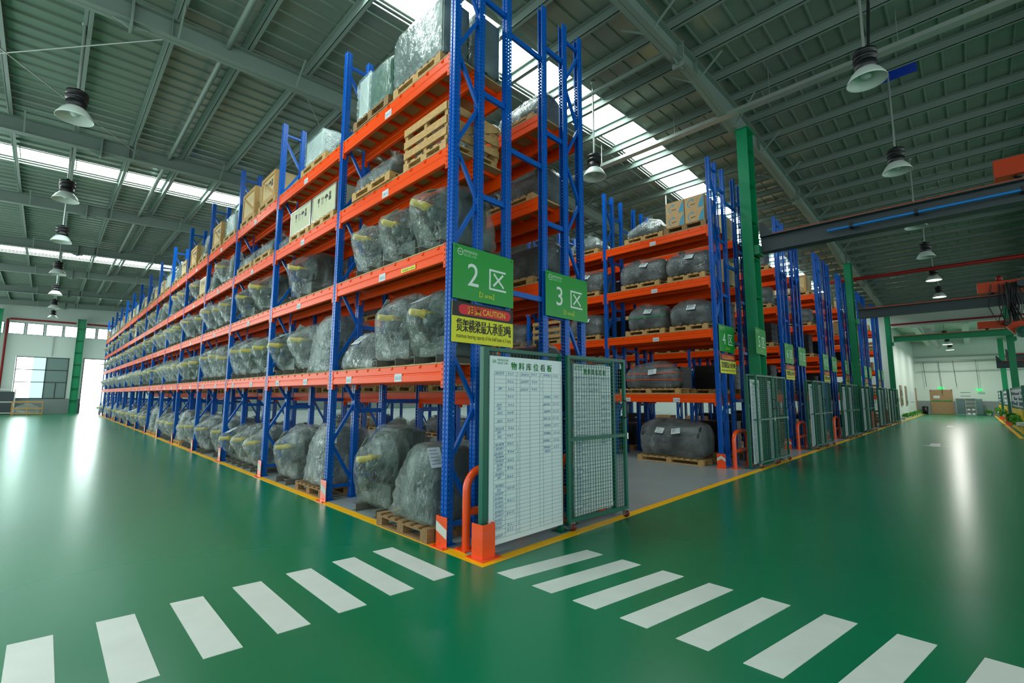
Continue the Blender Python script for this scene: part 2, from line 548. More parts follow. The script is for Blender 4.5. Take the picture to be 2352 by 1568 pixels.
for side, (xa, xb) in (('left', (XW, RX)), ('right', (RX, XE - 16))):
    for i, (a, b) in enumerate(SKY_Y):
        n += 1
        mb = MB()
        vs = [(xa, a, zroof(xa) + .02), (xb, a, zroof(xb) + .02), (xb, b, zroof(xb) + .02), (xa, b, zroof(xa) + .02)]
        mb.add(vs, [(3, 2, 1, 0)])
        o = ob(f'window_{n}', mb.me('skylight', 'skylight'))
        tag(o, f'bright translucent roof light strip, {ORD[i]} from the near rack end, {side} roof slope', 'skylight', kind='structure')
        gm = MB()
        for yy in (a, b):
            for dz in (0.0, -0.06):
                e = -0.05 if yy == a else 0.05
                gm.bar((xa, yy + e * (1 + (dz < 0)), zroof(xa) + dz - 0.03), (xb, yy + e * (1 + (dz < 0)), zroof(xb) + dz - 0.03), 0.025, 0.03)
        tag(ob('skylight_trim', gm.me('skylight_trim', 'galv')), f'galvanised edge rails of the {ORD[i]} roof light strip on the {side} slope', 'trim', kind='structure')
        fm = MB()
        x = xa + 0.7
        while x < xb:
            fm.bar((x, a, zroof(x) - 0.0), (x, b, zroof(x) - 0.0), 0.03, 0.02)
            x += 1.25
        tag(ob('skylight_bars', fm.me('skylight_bars', 'galv')), f'thin cross bars under the {ORD[i]} roof light strip on the {side} slope', 'trim', kind='structure')

# purlins along Y
x = -3.16 - 1.23 * 3
k = 0
while x < 39.7:
    z = zroof(x) - 0.04
    mb = MB()
    mb.box(x - 0.008, x + 0.0, YS, YN, z - 0.2, z)
    mb.box(x - 0.008, x + 0.07, YS, YN, z - 0.2, z - 0.185)
    mb.box(x - 0.07, x, YS, YN, z - 0.012, z)
    side = 'left' if x < RX else 'right'
    tag(ob('roof_purlin', mb.me('roof_purlin', 'steel')), f'grey steel roof purlin running over the racks, {ORD[k % 20]} {"of the second set " if 20 <= k < 40 else "of the last set " if k >= 40 else ""}from the left wall', 'purlin', 'roof purlins', 'structure')
    k += 1
    x += 1.23
# rafters along X
RAF = [-13.3, -6.7, -0.12, 6.4, 12.95, 19.5, 26.4, 32.9, 40.2, 46.8]
def zraf(x, haunch): 
    z = 9.0 - RS * abs(x - RX)
    if haunch:
        for c in (9.4, 23.4, 37.2):
            z -= 0.36 * max(0, 1 - abs(x - c) / 2.6)
    return z
for i, y in enumerate(RAF):
    hau = y in (-0.12, -6.7)
    xs = [XW, 0, 6.8, 9.0, 9.4, 12, 16, 20.8, 23.4, 26, 30, 34.6, 37.2, 39.8] if hau else [XW, 0, RX, 20, 30, 39.8]
    mb = MB()
    for xa, xb in zip(xs[:-1], xs[1:]):
        a, b = zraf(xa, hau), zraf(xb, hau)
        def strip(y0, y1, za0, za1, zb0, zb1):
            mb.add([(xa, y0, za0), (xb, y0, zb0), (xb, y1, zb0), (xa, y1, za0), (xa, y0, za1), (xb, y0, zb1), (xb, y1, zb1), (xa, y1, za1)],
                   [(0, 3, 2, 1), (4, 5, 6, 7), (0, 1, 5, 4), (2, 3, 7, 6)])
        strip(y - 0.11, y + 0.11, a, a + 0.018, b, b + 0.018)
        strip(y - 0.006, y + 0.006, a, zroof(xa) - 0.24, b, zroof(xb) - 0.24)
        strip(y - 0.11, y + 0.11, zroof(xa) - 0.255, zroof(xa) - 0.24, zroof(xb) - 0.255, zroof(xb) - 0.24)
    x = -6.4
    while x < 39:       # stiffener plates and end-plate joints
        a = zraf(x, hau)
        mb.box(x - 0.006, x + 0.006, y - 0.1, y + 0.1, a + .018, zroof(x) - 0.255)
        x += 4.4
    for x in (-2.6, 6.0, 15.5, 29.5):
        a = zraf(x, hau)
        mb.box(x - 0.02, x + 0.02, y - 0.13, y + 0.13, a - 0.12, zroof(x) - 0.2)
        mb.add([(x - 0.3, y - 0.006, a), (x, y - 0.006, a - 0.12), (x + 0.3, y - 0.006, a), (x - 0.3, y + .006, a), (x, y + .006, a - 0.12), (x + 0.3, y + .006, a)], [(0, 1, 2), (5, 4, 3), (0, 3, 4, 1), (1, 4, 5, 2)])
    x = -6.3            # fly braces from the lower flange to the purlins
    while x < 39:
        for sgn in (-1, 1):
            mb.bar((x, y + sgn * 0.1, zraf(x, hau) + 0.02), (x, y + sgn * 0.62, zroof(x) - 0.23), 0.03, 0.03)
        x += 2.2
    o = mb.me('roof_rafter', 'steel')
    tag(ob('roof_rafter', fixn(o)), f'grey steel I-beam rafter crossing the hall, {["behind the camera, farther", "above the kanban stands", "on top of the green columns", "first behind the near rack end", "second behind the near rack end", "third behind the near rack end", "fourth behind the near rack end", "fifth behind the near rack end", "sixth behind the near rack end", "nearest the far left wall"][i]}', 'rafter', 'roof rafters', 'structure')
# round strut tubes between rafters and crossed tie rods
for i, (x, y0, y1) in enumerate([(-1.05, 6.4, 12.95), (-1.05, -0.12, 6.4), (-1.05, 12.95, 19.5), (-1.05, 19.5, 26.4), (5.95, -0.12, 6.4), (-1.05, 26.4, 32.9), (-1.05, 32.9, 40.2)]):
    z = zraf(x, False) + 0.33
    o = ob('roof_strut', MB().tube([(x, y0, z), (x, y1, z)], 0.055, 12).me('roof_strut', 'steel'))
    tag(o, f'round grey steel strut tube between two rafters, number {["two","one","three","four","of the rack end","five","six"][i]} going back', 'strut', 'roof strut tubes', 'structure')
for i, (a, b, lab) in enumerate([((-1.85, 6.4), (-7.2, 12.6), 'leaning left'), ((-6.3, 6.4), (-1.6, 12.95), 'leaning right'), ((0.5, 6.4), (5.2, 12.95), 'over the long rack')]):
    o = ob('tie_rod', MB().tube([(a[0], a[1], zraf(a[0], 0) + .12), (b[0], b[1], zraf(b[0], 0) + .12)], 0.014, 6).me('tie_rod', 'galv'))
    tag(o, f'thin diagonal roof tie rod {lab}', 'tie rod', 'roof tie rods', 'structure')
# blue translucent vent opening in the right roof
M['ventblue'] = mat('roof_vent_blue', (6, 22, 92), 0.25, vary=0.5, vscale=5, emit=((10, 50, 190), 0.12))
vb = MB()
vx = 10.42
vb.add([(vx, -3.78, zroof(vx) - 0.05), (vx + .72, -3.78, zroof(vx + .72) - .05), (vx + .72, -2.95, zroof(vx + .72) - .05), (vx, -2.95, zroof(vx) - .05),
        (vx, -3.78, zroof(vx) - 0.03), (vx + .72, -3.78, zroof(vx + .72) - .03), (vx + .72, -2.95, zroof(vx + .72) - .03), (vx, -2.95, zroof(vx) - .03)], [(0, 3, 2, 1), (4, 5, 6, 7), (0, 1, 5, 4), (1, 2, 6, 5), (2, 3, 7, 6), (3, 0, 4, 7)])
tag(ob('roof_vent_window', vb.me('roof_vent_window', 'ventblue')), 'dark blue roof vent panel beside the nearest right-hand lamp', 'roof vent', kind='structure')

# ------------------------------------------------------------------ green columns
def column(x, y, top, lab, wide=0.26, deep=0.5, arms=()):
    mb = MB()
    mb.box(x, x + 0.016, y - wide, y, 0, top)
    mb.box(x + deep - 0.016, x + deep, y - wide, y, 0, top)
    mb.box(x + 0.016, x + deep - 0.016, y - wide / 2 - 0.006, y - wide / 2 + 0.006, 0, top)
    z = 1.1
    while z < top - 0.2:
        mb.box(x + 0.016, x + deep - 0.016, y - wide + 0.01, y - wide / 2 - 0.006, z, z + 0.012)
        z += 1.0
    mb.box(x - 0.04, x + deep + 0.04, y - wide - 0.04, y + 0.04, top, top + 0.02)
    mb.box(x - 0.06, x + deep + 0.06, y - wide - 0.06, y + 0.06, 0, 0.02)
    for z in arms: mb.box(x + .05, x + deep - .05, y - wide - 0.12, y - wide, z - 0.25, z - 0.01)
    return tag(ob('steel_column', fixn(mb.me('steel_column', 'column'))), lab, 'column', 'green steel columns', 'structure')
column(9.2, -0.2, zraf(9.4, 1) - 0.02, 'green H-section column between the 4 and 5 area racks', arms=(5.43,))
column(23.3, -0.2, zraf(23.4, 1) - 0.02, 'green H-section column in the rack row, second along the right aisle', arms=(5.25,))
column(37.0, -0.2, zraf(37.2, 1) - 0.02, 'green H-section column at the far end of the rack row', arms=(5.3,))
column(38.1, -5.85, zraf(38, 1) - 0.02, 'green H-section column behind the kanban stands, nearer one', wide=0.3, arms=(5.3,))
column(50.6, -5.85, 6.3, 'green H-section column by the far white wall, farther one on the right', wide=0.3)
column(-1.65, 49.5, 7.9, 'green column beside the bright doorway in the far left wall', wide=0.35, deep=0.5)
column(-6.45, 49.4, 8.2, 'green column at the far left edge by the red pipe', wide=0.35, deep=0.5)

# ------------------------------------------------------------------ far left wall
wl = MB()
def wallpiece(mb, x0, x1, z0, z1, mi=0): mb.box(x0, x1, YN, YN + 0.25, z0, z1, mi)
wallpiece(wl, -14, -5.0, 1.24, 6.4); wallpiece(wl, -14, -5.0, 0, 1.24, 1)
wallpiece(wl, -5.0, -1.9, 0, 1.24, 1); wallpiece(wl, -5.0, -1.9, 4.63, 6.4)
wallpiece(wl, -1.9, -0.97, 1.24, 6.4); wallpiece(wl, -1.9, -0.97, 0, 1.24, 1)
wallpiece(wl, -0.97, 0.55, 4.63, 6.4)
wallpiece(wl, 0.55, 40, 1.24, 6.4); wallpiece(wl, 0.55, 40, 0, 1.24, 1)
wallpiece(wl, -14, 40, 7.35, 9.8)
CL = [(-14, -11), (-10.8, -8.2), (-8.0, -5.85), (-5.62, -4.72), (-4.6, -3.62), (-3.5, -2.5), (-2.4, -1.5), (-1.1, -0.42), (-0.3, 0.6), (0.8, 1.8), (2.0, 3.0)]
for (a, b), (c, d) in zip(CL[:-1], CL[1:]): wallpiece(wl, b, c, 6.4, 7.35)
wallpiece(wl, 3.0, 40, 6.4, 7.35)
struct('wall_far', wl, ['wall', 'dado'], 'far white end wall with grey dado behind the left aisle', 'wall')
def glass(name, tint=(0.9, 0.97, 0.96), refl=0.12, rgb=(120, 140, 140)):
    m = bpy.data.materials.new(name); m.use_nodes = True
    nt = m.node_tree; nt.nodes.clear(); N = nt.nodes.new
    o = N('ShaderNodeOutputMaterial'); mx = N('ShaderNodeMixShader'); t = N('ShaderNodeBsdfTransparent'); p = N('ShaderNodeBsdfPrincipled')
    t.inputs[0].default_value = (*tint, 1); p.inputs['Roughness'].default_value = 0.05; p.inputs['Base Color'].default_value = lin(*rgb)
    mx.inputs[0].default_value = refl
    nt.links.new(t.outputs[0], mx.inputs[1]); nt.links.new(p.outputs[0], mx.inputs[2]); nt.links.new(mx.outputs[0], o.inputs[0])
    return m
M['glass'] = glass('clear_glass')
M['glasstint'] = glass('tinted_glass', (0.10, 0.14, 0.14), 0.8, (110, 140, 134))
M['glasspale'] = glass('pale_glass', (0.5, 0.62, 0.62), 0.45, (120, 150, 150))
wi = 20
for i, (a, b) in enumerate(CL):
    fr = MB()
    for z0, z1 in ((6.4, 6.44), (7.31, 7.35)): fr.box(a, b, YN - 0.02, YN + 0.1, z0, z1)
    for x0, x1 in ((a, a + 0.04), (b - 0.04, b)): fr.box(x0, x1, YN - 0.02, YN + 0.1, 6.44, 7.31)
    w = ob(f'window_{wi + i}', fr.me('clerestory_frame', 'frame'))
    tag(w, f'bright clerestory window high on the far left wall, {ORD[i]} pane from the left', 'window', 'clerestory windows', 'structure')
    ob('window_pane', MB().box(a + .04, b - .04, YN + 0.03, YN + 0.04, 6.44, 7.31).me('window_pane', 'glass'), w)
# tall window with dark framed panes
big = thing('window_40', 'tall window in the far left wall, bright left panes and dark tinted panes', 'window')
big['kind'] = 'structure'
fr = MB()
XA, XB = -4.98, -1.9
for z in (1.24, 2.55, 3.55, 4.57): fr.box(XA, XB, YN - 0.04, YN + 0.08, z, z + 0.06)
for x in (XA, -3.28, XB - 0.06): fr.box(x, x + 0.06, YN - 0.04, YN + 0.08, 1.3, 4.57)
fr.box(-2.6, -2.54, YN - 0.04, YN + 0.08, 1.3, 2.55)
ob('window_frame', fr.me('window_frame', 'frame'), big)
for x0, x1, g, lab in ((XA + .06, -4.02, 'glass', 'bright open pane'), (-4.02, -3.28, 'glasspale', 'pale sliding pane'), (-3.22, XB - .06, 'glasstint', 'dark tinted pane')):
    for z0, z1 in ((1.3, 2.55), (2.61, 3.55), (3.61, 4.57)):
        ob('window_pane', MB().box(x0, x1, YN + .01, YN + .02, z0, z1).me('window_pane', g), big, label=lab)
db = MB()
for x0, x1 in ((-1.0, -0.94), (0.52, 0.58)): db.box(x0, x1, YN - .05, YN + .3, 0, 4.68)
db.box(-1.0, .58, YN - .05, YN + .3, 4.62, 4.68)
struct('door_1', db, 'frame', 'tall open doorway full of daylight beside the long rack end', 'doorway')
tag(ob('ground', MB().box(-30, 40, YN + .25, 110, -0.25, -0.05).me('ground', 'ground')), 'pale forecourt ground outside the bright doorway', 'ground', kind='structure')
def pipe(name, pts, r, lab, m='redpipe', cat='pipe'):
    return tag(ob(name, MB().tube(pts, r, 10).me(name, m)), lab, cat)
pipe('fire_pipe', [(-5.68, 49.92, 0.0), (-5.7, 49.92, 7.55), (-5.5, 49.92, 7.6), (-1.75, 49.92, 7.62)], 0.07, 'dark red pipe rising and running along under the far left windows')
pipe('fire_pipe', [(-1.05, 49.92, 7.62), (4.0, 49.92, 7.6)], 0.07, 'dark red pipe over the bright doorway, right of the green column')
pipe('window_blind_rod', [(-2.98, 49.9, 6.4), (-2.98, 49.9, 4.75)], 0.03, 'thin grey rod hanging above the tall far left window', 'galv')
# ------------------------------------------------------------------ far right end: walls, mezzanine, doors
wr = MB()
def wp(y0, y1, z0, z1, mi=0): wr.box(XE, XE + 0.25, y0, y1, z0, z1, mi)
wp(YS, 0.0, 1.25, 9); wp(YS, 0.0, 0, 1.25, 1)
struct('wall_right', wr, ['wall', 'dado'], 'white end wall with grey dado behind the double wooden doors', 'wall')
ws = MB()
ws.box(39.6, XE, -0.2, 0.0, 0, 9)
struct('wall_store', MB().box(39.6, 39.8, 0.0, 50, 0, 9), 'wall', 'white wall closing the far end of the storage area behind the last racks', 'wall')
struct('wall_side', ws, 'wall', 'white side wall beyond the last rack, with two narrow brown windows', 'wall')
bm_ = MB()
bm_.box(XE - .05, XE, YS, -0.2, 1.24, 1.27)
mz = MB()
mz.box(39.8, XE, YS, -0.2, 7.0, 7.3)
mz.box(39.5, 39.8, YS, 0.0, 6.55, 8.3)
struct('ceiling_mezzanine', mz, 'wall', 'pale concrete slab soffit over the far end of the right aisle', 'ceiling')
for i, y in enumerate((-1.5, -4.1, -7.0)):
    struct('ceiling_beam', MB().box(39.8, XE, y - .18, y + .18, 6.5, 7.0), 'wall', f'pale concrete beam under the far slab, {ORD[i]} from the white side wall', 'beam')
struct('ceiling_beam', MB().box(48.0, 48.4, YS, -0.2, 6.4, 7.0), 'wall', 'pale concrete cross beam under the far slab', 'beam')
struct('ceiling_duct', MB().box(41.0, 55.0, -2.35, -2.05, 6.1, 6.5), 'galv', 'long grey duct under the far slab', 'duct')
pipe('fire_pipe', [(39.43, -0.3, 6.75), (39.43, -15, 6.75)], 0.06, 'dark red pipe across the front of the far slab')
pipe('fire_pipe', [(24.05, 0.5, 7.26), (24.05, -15.5, 7.22)], 0.085, 'red fire pipe crossing the right aisle under the roof')
pipe('fire_pipe', [(56.55, -15, 5.2), (56.55, -6.3, 5.2)], 0.06, 'dark red pipe on the far end wall')
for i, (z, r) in enumerate([(5.42, .05), (4.98, .07), (4.07, .03)]):
    pipe('wall_conduit', [(56.8, -0.4, z), (56.8, -14, z)], r, f'grey conduit along the far end wall, {ORD[i]} from the top', 'galv', 'conduit')
for i, y in enumerate((-0.9, -2.0, -3.0)):
    pipe('drop_conduit', [(56.7, y, 5.0), (56.7, y - 0.1, 2.6 if i != 1 else 1.9)], 0.02, f'thin vertical conduit on the far end wall, {ORD[i]} from the corner', 'frame', 'conduit')
dd = thing('door_2', 'double wooden doors with green handle strip in the far white wall', 'door', (XE, 0, 0)); dd['kind'] = 'structure'
for y0, y1 in ((-1.95, -1.25), (-2.68, -2.0)):
    d = ob('door_leaf', MB().box(-0.06, 0, y0, y1, 0.02, 2.22).me('door_leaf', 'doorwood'), dd)
    ob('push_strip', MB().box(-0.09, -0.06, y0 + .02, y1 - .02, 1.2, 1.3).me('push_strip', 'boardgreen'), d)
ob('door_frame', MB().box(-0.05, 0.0, -2.75, -2.68, 0, 2.3).box(-0.05, 0, -1.25, -1.18, 0, 2.3).box(-0.05, 0, -2.75, -1.18, 2.22, 2.3).box(-0.07, 0, -2.0, -1.95, 0, 2.22).me('door_frame', 'doorwood'), dd)
ob('notice', MB().box(-0.07, -0.06, -1.85, -1.4, 1.5, 1.75).me('notice', 'paper'), dd, label='pale paper notice')
def exit_sign(x, y, z, lab, lit=True):
    t = thing('exit_sign', lab, 'exit sign', (x, y, z))
    ob('sign_box', MB().box(-0.03, 0, -0.2, 0.2, 0, 0.16).me('exit_sign_box', 'exitlit' if lit else 'signgreen'), t)
M['exitlit'] = mat('exit_lit', (20, 190, 90), 0.4, emit=((20, 220, 90), 1.6))
exit_sign(XE - .02, -2.0, 2.38, 'green exit sign above the double wooden doors')
exit_sign(XE - .3, -4.55, 2.2, 'lit green exit sign hanging from a rod near the far cabinet')
pipe('hanging_rod', [(XE - .3, -4.55, 2.36), (XE - .3, -4.5, 5.0)], 0.015, 'thin rod holding the lit green exit sign', 'frame', 'rod')
for i, x in enumerate((43.0, 46.7)):
    w = ob(f'window_{50 + i}', MB().box(x - .62, x + .62, -0.26, -0.18, 0.95, 2.5).me('narrow_window_frame', 'doorwood'))
    tag(w, f'narrow brown framed window in the white side wall, {["nearer", "farther"][i]} one', 'window', kind='structure')
    ob('window_pane', MB().box(x - .5, x + .5, -0.275, -0.26, 1.05, 2.4).me('narrow_window_pane', 'glasstint'), w)
tag(ob('notice_board', MB().box(50.3, 53.9, -0.24, -0.201, 1.2, 2.1).me('notice_board', 'paper')), 'pale notice board on the white side wall past the brown windows', 'notice board')
tag(ob('door_3', MB().box(55.4, 56.2, -0.26, -0.2, 0, 2.45).me('side_door', 'doorwood')), 'brown side door at the end of the white side wall', 'door', kind='structure')
# glass-front cabinet, poster, bin, plant by the end wall
cb = thing('display_cabinet', 'grey glass-front cabinet with white helmets by the far wall', 'cabinet', (XE - 0.45, -3.55, 0))
c = MB()
c.box(0, .4, -.68, -.64, 0, 1.5).box(0, .4, .6, .64, 0, 1.5).box(0, .4, -.68, .64, 1.46, 1.5).box(0, .4, -.68, .64, 0, .06).box(.37, .4, -.64, .6, .06, 1.46).box(0, .4, -.03, .01, .06, 1.46)
ob('carcass', c.me('cabinet_carcass', 'galv'), cb)
for z in (0.4, 0.75, 1.1): ob('shelf', MB().box(.02, .37, -.64, .6, z, z + .02).me('cabinet_shelf', 'galv'), cb)
for y0, y1 in ((-1.12, -.68), (.04, .6)):
    ob('door', MB().box(-0.02, 0, y0, y1, 0.05, 1.45).me('cabinet_door', 'glasspale'), cb)
k = 0
for z in (.42, .06):
    for y in (-.5, -.17):
        h = tag(ob('safety_helmet', MB().lathe([(0, .13), (.06, .12), (.1, .08), (.12, .02), (.15, 0)], n=14).me('safety_helmet', 'paper'), None, (XE - .3, -3.55 + y, z)), f'white safety helmet on the {"second lowest" if z > .3 else "bottom"} shelf of the far cabinet, {"outer" if y < -.3 else "inner"} one', 'helmet', 'helmets in the far cabinet')
ps = thing('wall_poster', 'white poster with green bands above the far cabinet', 'poster', (XE - .01, -3.62, 1.68))
ob('poster_sheet', MB().box(-0.01, 0, -.35, .35, 0, .4).me('poster_sheet', 'paper'), ps)
ob('poster_bands', MB().box(-0.014, -.01, -.33, .33, .33, .38).box(-.014, -.01, -.33, .33, .02, .06).me('poster_bands', 'boardgreen'), ps)
bn = thing('rubbish_bin', 'dark plastic rubbish bin standing left of the double wooden doors', 'bin', (XE - .4, -0.75, 0))
ob('bin_body', MB().lathe([(0, 0), (.18, 0), (.24, .62), (0, .62)], n=14).me('bin_body', 'black'), bn)
ob('bin_lid', MB().lathe([(.25, .62), (.22, .72), (0, .76)], n=14).me('bin_lid', 'black'), bn)

def leafball(mb, c, r, n, seed):
    q = random.Random(seed)
    for _ in range(n):
        d = Vector((q.uniform(-1, 1), q.uniform(-1, 1), q.uniform(-.2, 1))).normalized()
        p = Vector(c) + Vector((d.x * r[0], d.y * r[1], d.z * r[2])) * q.uniform(.35, 1)
        u = d.cross(Vector((q.uniform(-1, 1), q.uniform(-1, 1), q.uniform(-1, 1)))).normalized()
        s = q.uniform(.05, .1)
        w = d.cross(u) * s * .5
        mb.add([p, p + u * s + w + d * s * .3, p + u * s * 2.0, p + u * s - w + d * s * .3], [(0, 1, 2, 3)])
pl = thing('potted_plant', 'small round potted plant on the floor right of the far cabinet', 'plant', (XE - .5, -5.0, 0))
ob('pot', MB().lathe([(0, 0), (.12, 0), (.17, .2), (0, .18)], n=12).me('plant_pot', 'pot'), pl)
lb = MB(); leafball(lb, (0, 0, .22), (.3, .3, .3), 120, 3); ob('foliage', lb.me('plant_foliage', 'leaf'), pl)
for i in range(11):
    x = 41.2 + i * 1.35
    t = thing('planter_box', f'white planter of green leaves along the white side wall, {ORD[i]} from the last gate', 'planter', (x, -0.45, 0.003), group='planters along the white side wall')
    ob('trough', MB().box(-.6, .6, -.09, .09, 0, .17).me('planter_trough', 'pot'), t)
    lb = MB(); leafball(lb, (0, 0, .17), (.62, .13, .2), 90, i); ob('foliage', lb.me('planter_foliage', 'leaf'), t)

# ------------------------------------------------------------------ kanban stands along the right edge
M['striporange'] = mat('strip_yellow', (226, 190, 10), 0.45)
def stand(x0, x1, lab, seed, cols):
    q = random.Random(seed)
    y = -5.62
    t = thing('kanban_stand', lab, 'notice stand', (x0, y, 0))
    L = x1 - x0
    ob('frame', MB().box(-.06, .06, -.06, .06, 0, 2.1).box(L - .06, L + .06, -.06, .06, 0, 2.1).box(.06, L - .06, -.03, .03, 2.0, 2.06).box(.06, L - .06, -.03, .03, 1.1, 1.15).me('stand_frame', 'gate'), t)
    bd = ob('notice_panel', MB().box(.1, L - .1, .02, .04, 1.16, 1.98).me('stand_panel', 'paper'), t)
    sh = MB(); ink = MB()
    w = (L - .3) / cols
    for c in range(cols):
        a = .15 + c * w
        for r in range(3):
            z = 1.22 + r * .25
            if q.random() < .8: ink.box(a + .04, a + w - .06, .041, .045, z, z + q.uniform(.08, .2))
    ob('printed_blocks', ink.me('stand_print', 'ink'), bd)
    for c in range(cols):
        a = .15 + c * w
        ob('yellow_bin', MB().box(a, a + w * .8, .03, .09, .62, 1.05).me('yellow_bin', 'striporange'), t)
        ob('yellow_bin', MB().box(a, a + w * .8, .06, .14, .06, .38).me('yellow_bin', 'striporange'), t)
    tr = ob('plant_trough', MB().box(.1, L - .1, .05, .28, .42, .55).me('stand_trough', 'pot'), t)
    lb = MB(); leafball(lb, (L / 2, .18, .55), (L / 2 - .1, .2, .26), int(90 * L), seed)
    ob('foliage', lb.me('stand_foliage', 'leaf'), tr)
    return t
def boxguard(x, y, lab, s=1.0, z=0.0, w=0.2, h=0.36):
    t = thing('post_guard', lab, 'guard', (x, y, z), group='orange post guards')
    mb = MB()
    mb.prism([(-w * .5, w * .55), (-w * .5, -w * .5), (w * .6, -w * .5), (w * .6, w * .55), (w * .6 - .006, w * .55), (w * .6 - .006, -w * .5 + .006), (-w * .5 + .006, -w * .5 + .006), (-w * .5 + .006, w * .55)], 'z', 0.01, h)
    ob('guard_plate', mb.me('box_guard_plate', 'guard'), t)
    ob('base_plate', MB().box(-w * .8, w * .85, -w * .85, w * .8, 0, .01).me('box_guard_base', 'guard'), t)
    return t
stand(25.6, 33.6, 'green framed stand of paper notices, yellow bins and plants, nearest on the right edge', 1, 9)
stand(37.9, 42.6, 'green framed stand of paper notices, yellow bins and plants, middle one on the right', 2, 5)
stand(47.4, 51.8, 'green framed stand of notices and three plants, farthest one on the right', 3, 4)
for x, lab in ((37.2, 'orange guard at the foot of the middle kanban stand'), (46.9, 'orange guard at the foot of the farthest kanban stand')):
    boxguard(x, -5.62, lab, w=.42, h=.5)
tag(ob('plywood_board', MB().box(34.6, 36.2, -5.95, -5.9, 0, 1.25).me('plywood_board', 'carton')), 'plain brown board standing between the nearest and middle kanban stands', 'board')
bf = MB(); bf.box(35, 35.3, -6.9, -6.6, 0, 3.1).box(35, 35.3, -12, -6.9, 2.75, 3.1)
tag(ob('workshop_gantry', bf.me('workshop_gantry', 'crane')), 'dark steel portal frame behind the nearest kanban stand', 'frame')

# ------------------------------------------------------------------ crane girders on the right
def girder(x, y0, y1, zb, h, lab, body='crane', conduit=False, stop=True):
    t = thing('crane_girder', lab, 'crane beam', (x, y0, zb), group='crane girders across the right aisle')
    L = y1 - y0
    mb = MB()
    mb.box(-.15, .15, 0, L, 0, .022).box(-.15, .15, 0, L, h - .022, h).box(-.008, .008, 0, L, .022, h - .022)
    ob('i_beam', mb.me('girder_beam', body), t)
    ob('rail', MB().box(-.04, .04, 0, L, h, h + .05).me('girder_rail', 'craneorange'), t)
    if stop:
        ob('end_stop', MB().prism([(0, h), (.0, h + .38), (.05, h + .38), (.3, h)], 'x', -.08, .08).me('girder_stop', 'crane'), t, loc=(0, 0 if y1 > y0 else 0, 0), rz=PI)
    if conduit:
        c = ob('conduit', MB().tube([(-.2, -1.45, h * .42), (-.2, L, h * .5)], .03, 8).me('girder_conduit', 'cablebluemat'), t, label='bright blue conduit')
        for q in (-1.9, -3.0, -4.5):
            ob('clamp', MB().box(-.24, 0, q - .03, q + .03, h * .36, h * .6).me('girder_clamp', 'lampblack'), c)
    return t
girder(9.45, -0.58, -15.6, 5.22, 0.42, 'dark crane girder with blue conduit, nearest one across the right aisle', conduit=True)
girder(23.55, -0.58, -15.6, 5.25, 0.42, 'dark crane girder with orange rail, second across the right aisle')
girder(37.25, -0.58, -15.6, 5.3, 0.36, 'green crane girder with orange rail, farthest across the right aisle', 'column', stop=False)
girder(45.0, -6.0, -15.6, 4.2, 0.45, 'short dark girder end beside the right columns, upper', stop=True)
girder(42.0, -5.4, -15.6, 3.55, 0.45, 'short dark girder end beside the right columns, lower', stop=True)
def carriage(x, y, z, lab, l=2.6):
    t = thing('crane_trolley', lab, 'crane trolley', (x, y, z), group='orange crane trolleys')
    ob('end_beam', MB().box(-.2, .2, -l, 0, .08, .5).me('trolley_beam', 'craneorange'), t)
    ob('motor', MB().lathe([(0, -.25), (.14, -.25), (.16, 0), (.14, .25), (0, .25)], (-.3, -l * .35, .28), 14, axis='x', smooth=False).me('trolley_motor', 'crane'), t)
    for yy in (-.4, -l + .4): ob('wheel', MB().lathe([(0, -.05), (.1, -.05), (.1, .05), (0, .05)], (0, yy, .1), 14, axis='x').me('trolley_wheel', 'lampblack'), t)
    return t
carriage(12.6, -4.9, 6.72, 'orange crane end beam at the top right edge', 4.5)
t = carriage(23.55, -4.58, 5.72, 'orange crane trolley with red beacon on the second girder', 3.5)
ob('beacon', MB().lathe([(0, .5), (.1, .5), (.1, .68), (.06, .74), (0, .74)], (0, -.65, 0), 12).me('beacon', 'redpipe'), t)
carriage(37.25, -4.65, 5.71, 'orange crane trolley on the green farthest girder', 3.6)
hb = MB()
q = random.Random(4)
for i in range(16):
    a = q.uniform(-.5, .5)
    hb.tube([(q.uniform(-.1, .1), a, .2), (q.uniform(-.2, .2), a * 1.3, -.7), (q.uniform(-.2, .2), a * .8, -1.35), (q.uniform(-.1, .1), a * .3, -.6), (0, a * .5, .15)], .02, 5)
tag(ob('hanging_cable', hb.me('hanging_cable', 'lampblack'), None, (23.2, -5.4, 5.9)), 'bundle of black cables hanging from the second crane girder at the right edge', 'cable')
ho = thing('hoist', 'green motored hoist on brown arm at the far right edge', 'hoist', (30.5, -5.9, 4.6))
ob('hoist_arm', MB().bar((0, 0.2, 0.3), (0, -1.6, 1.5), .45, .5).me('hoist_arm', 'craneorange'), ho)
ob('hoist_motor', MB().lathe([(0, -.5), (.1, -.5), (.1, -.4), (.25, -.38), (.27, -.2), (.27, .2), (.25, .38), (0, .4)], (-.2, -.2, .2), 18, axis='x', smooth=False).me('hoist_motor', 'gate'), ho)

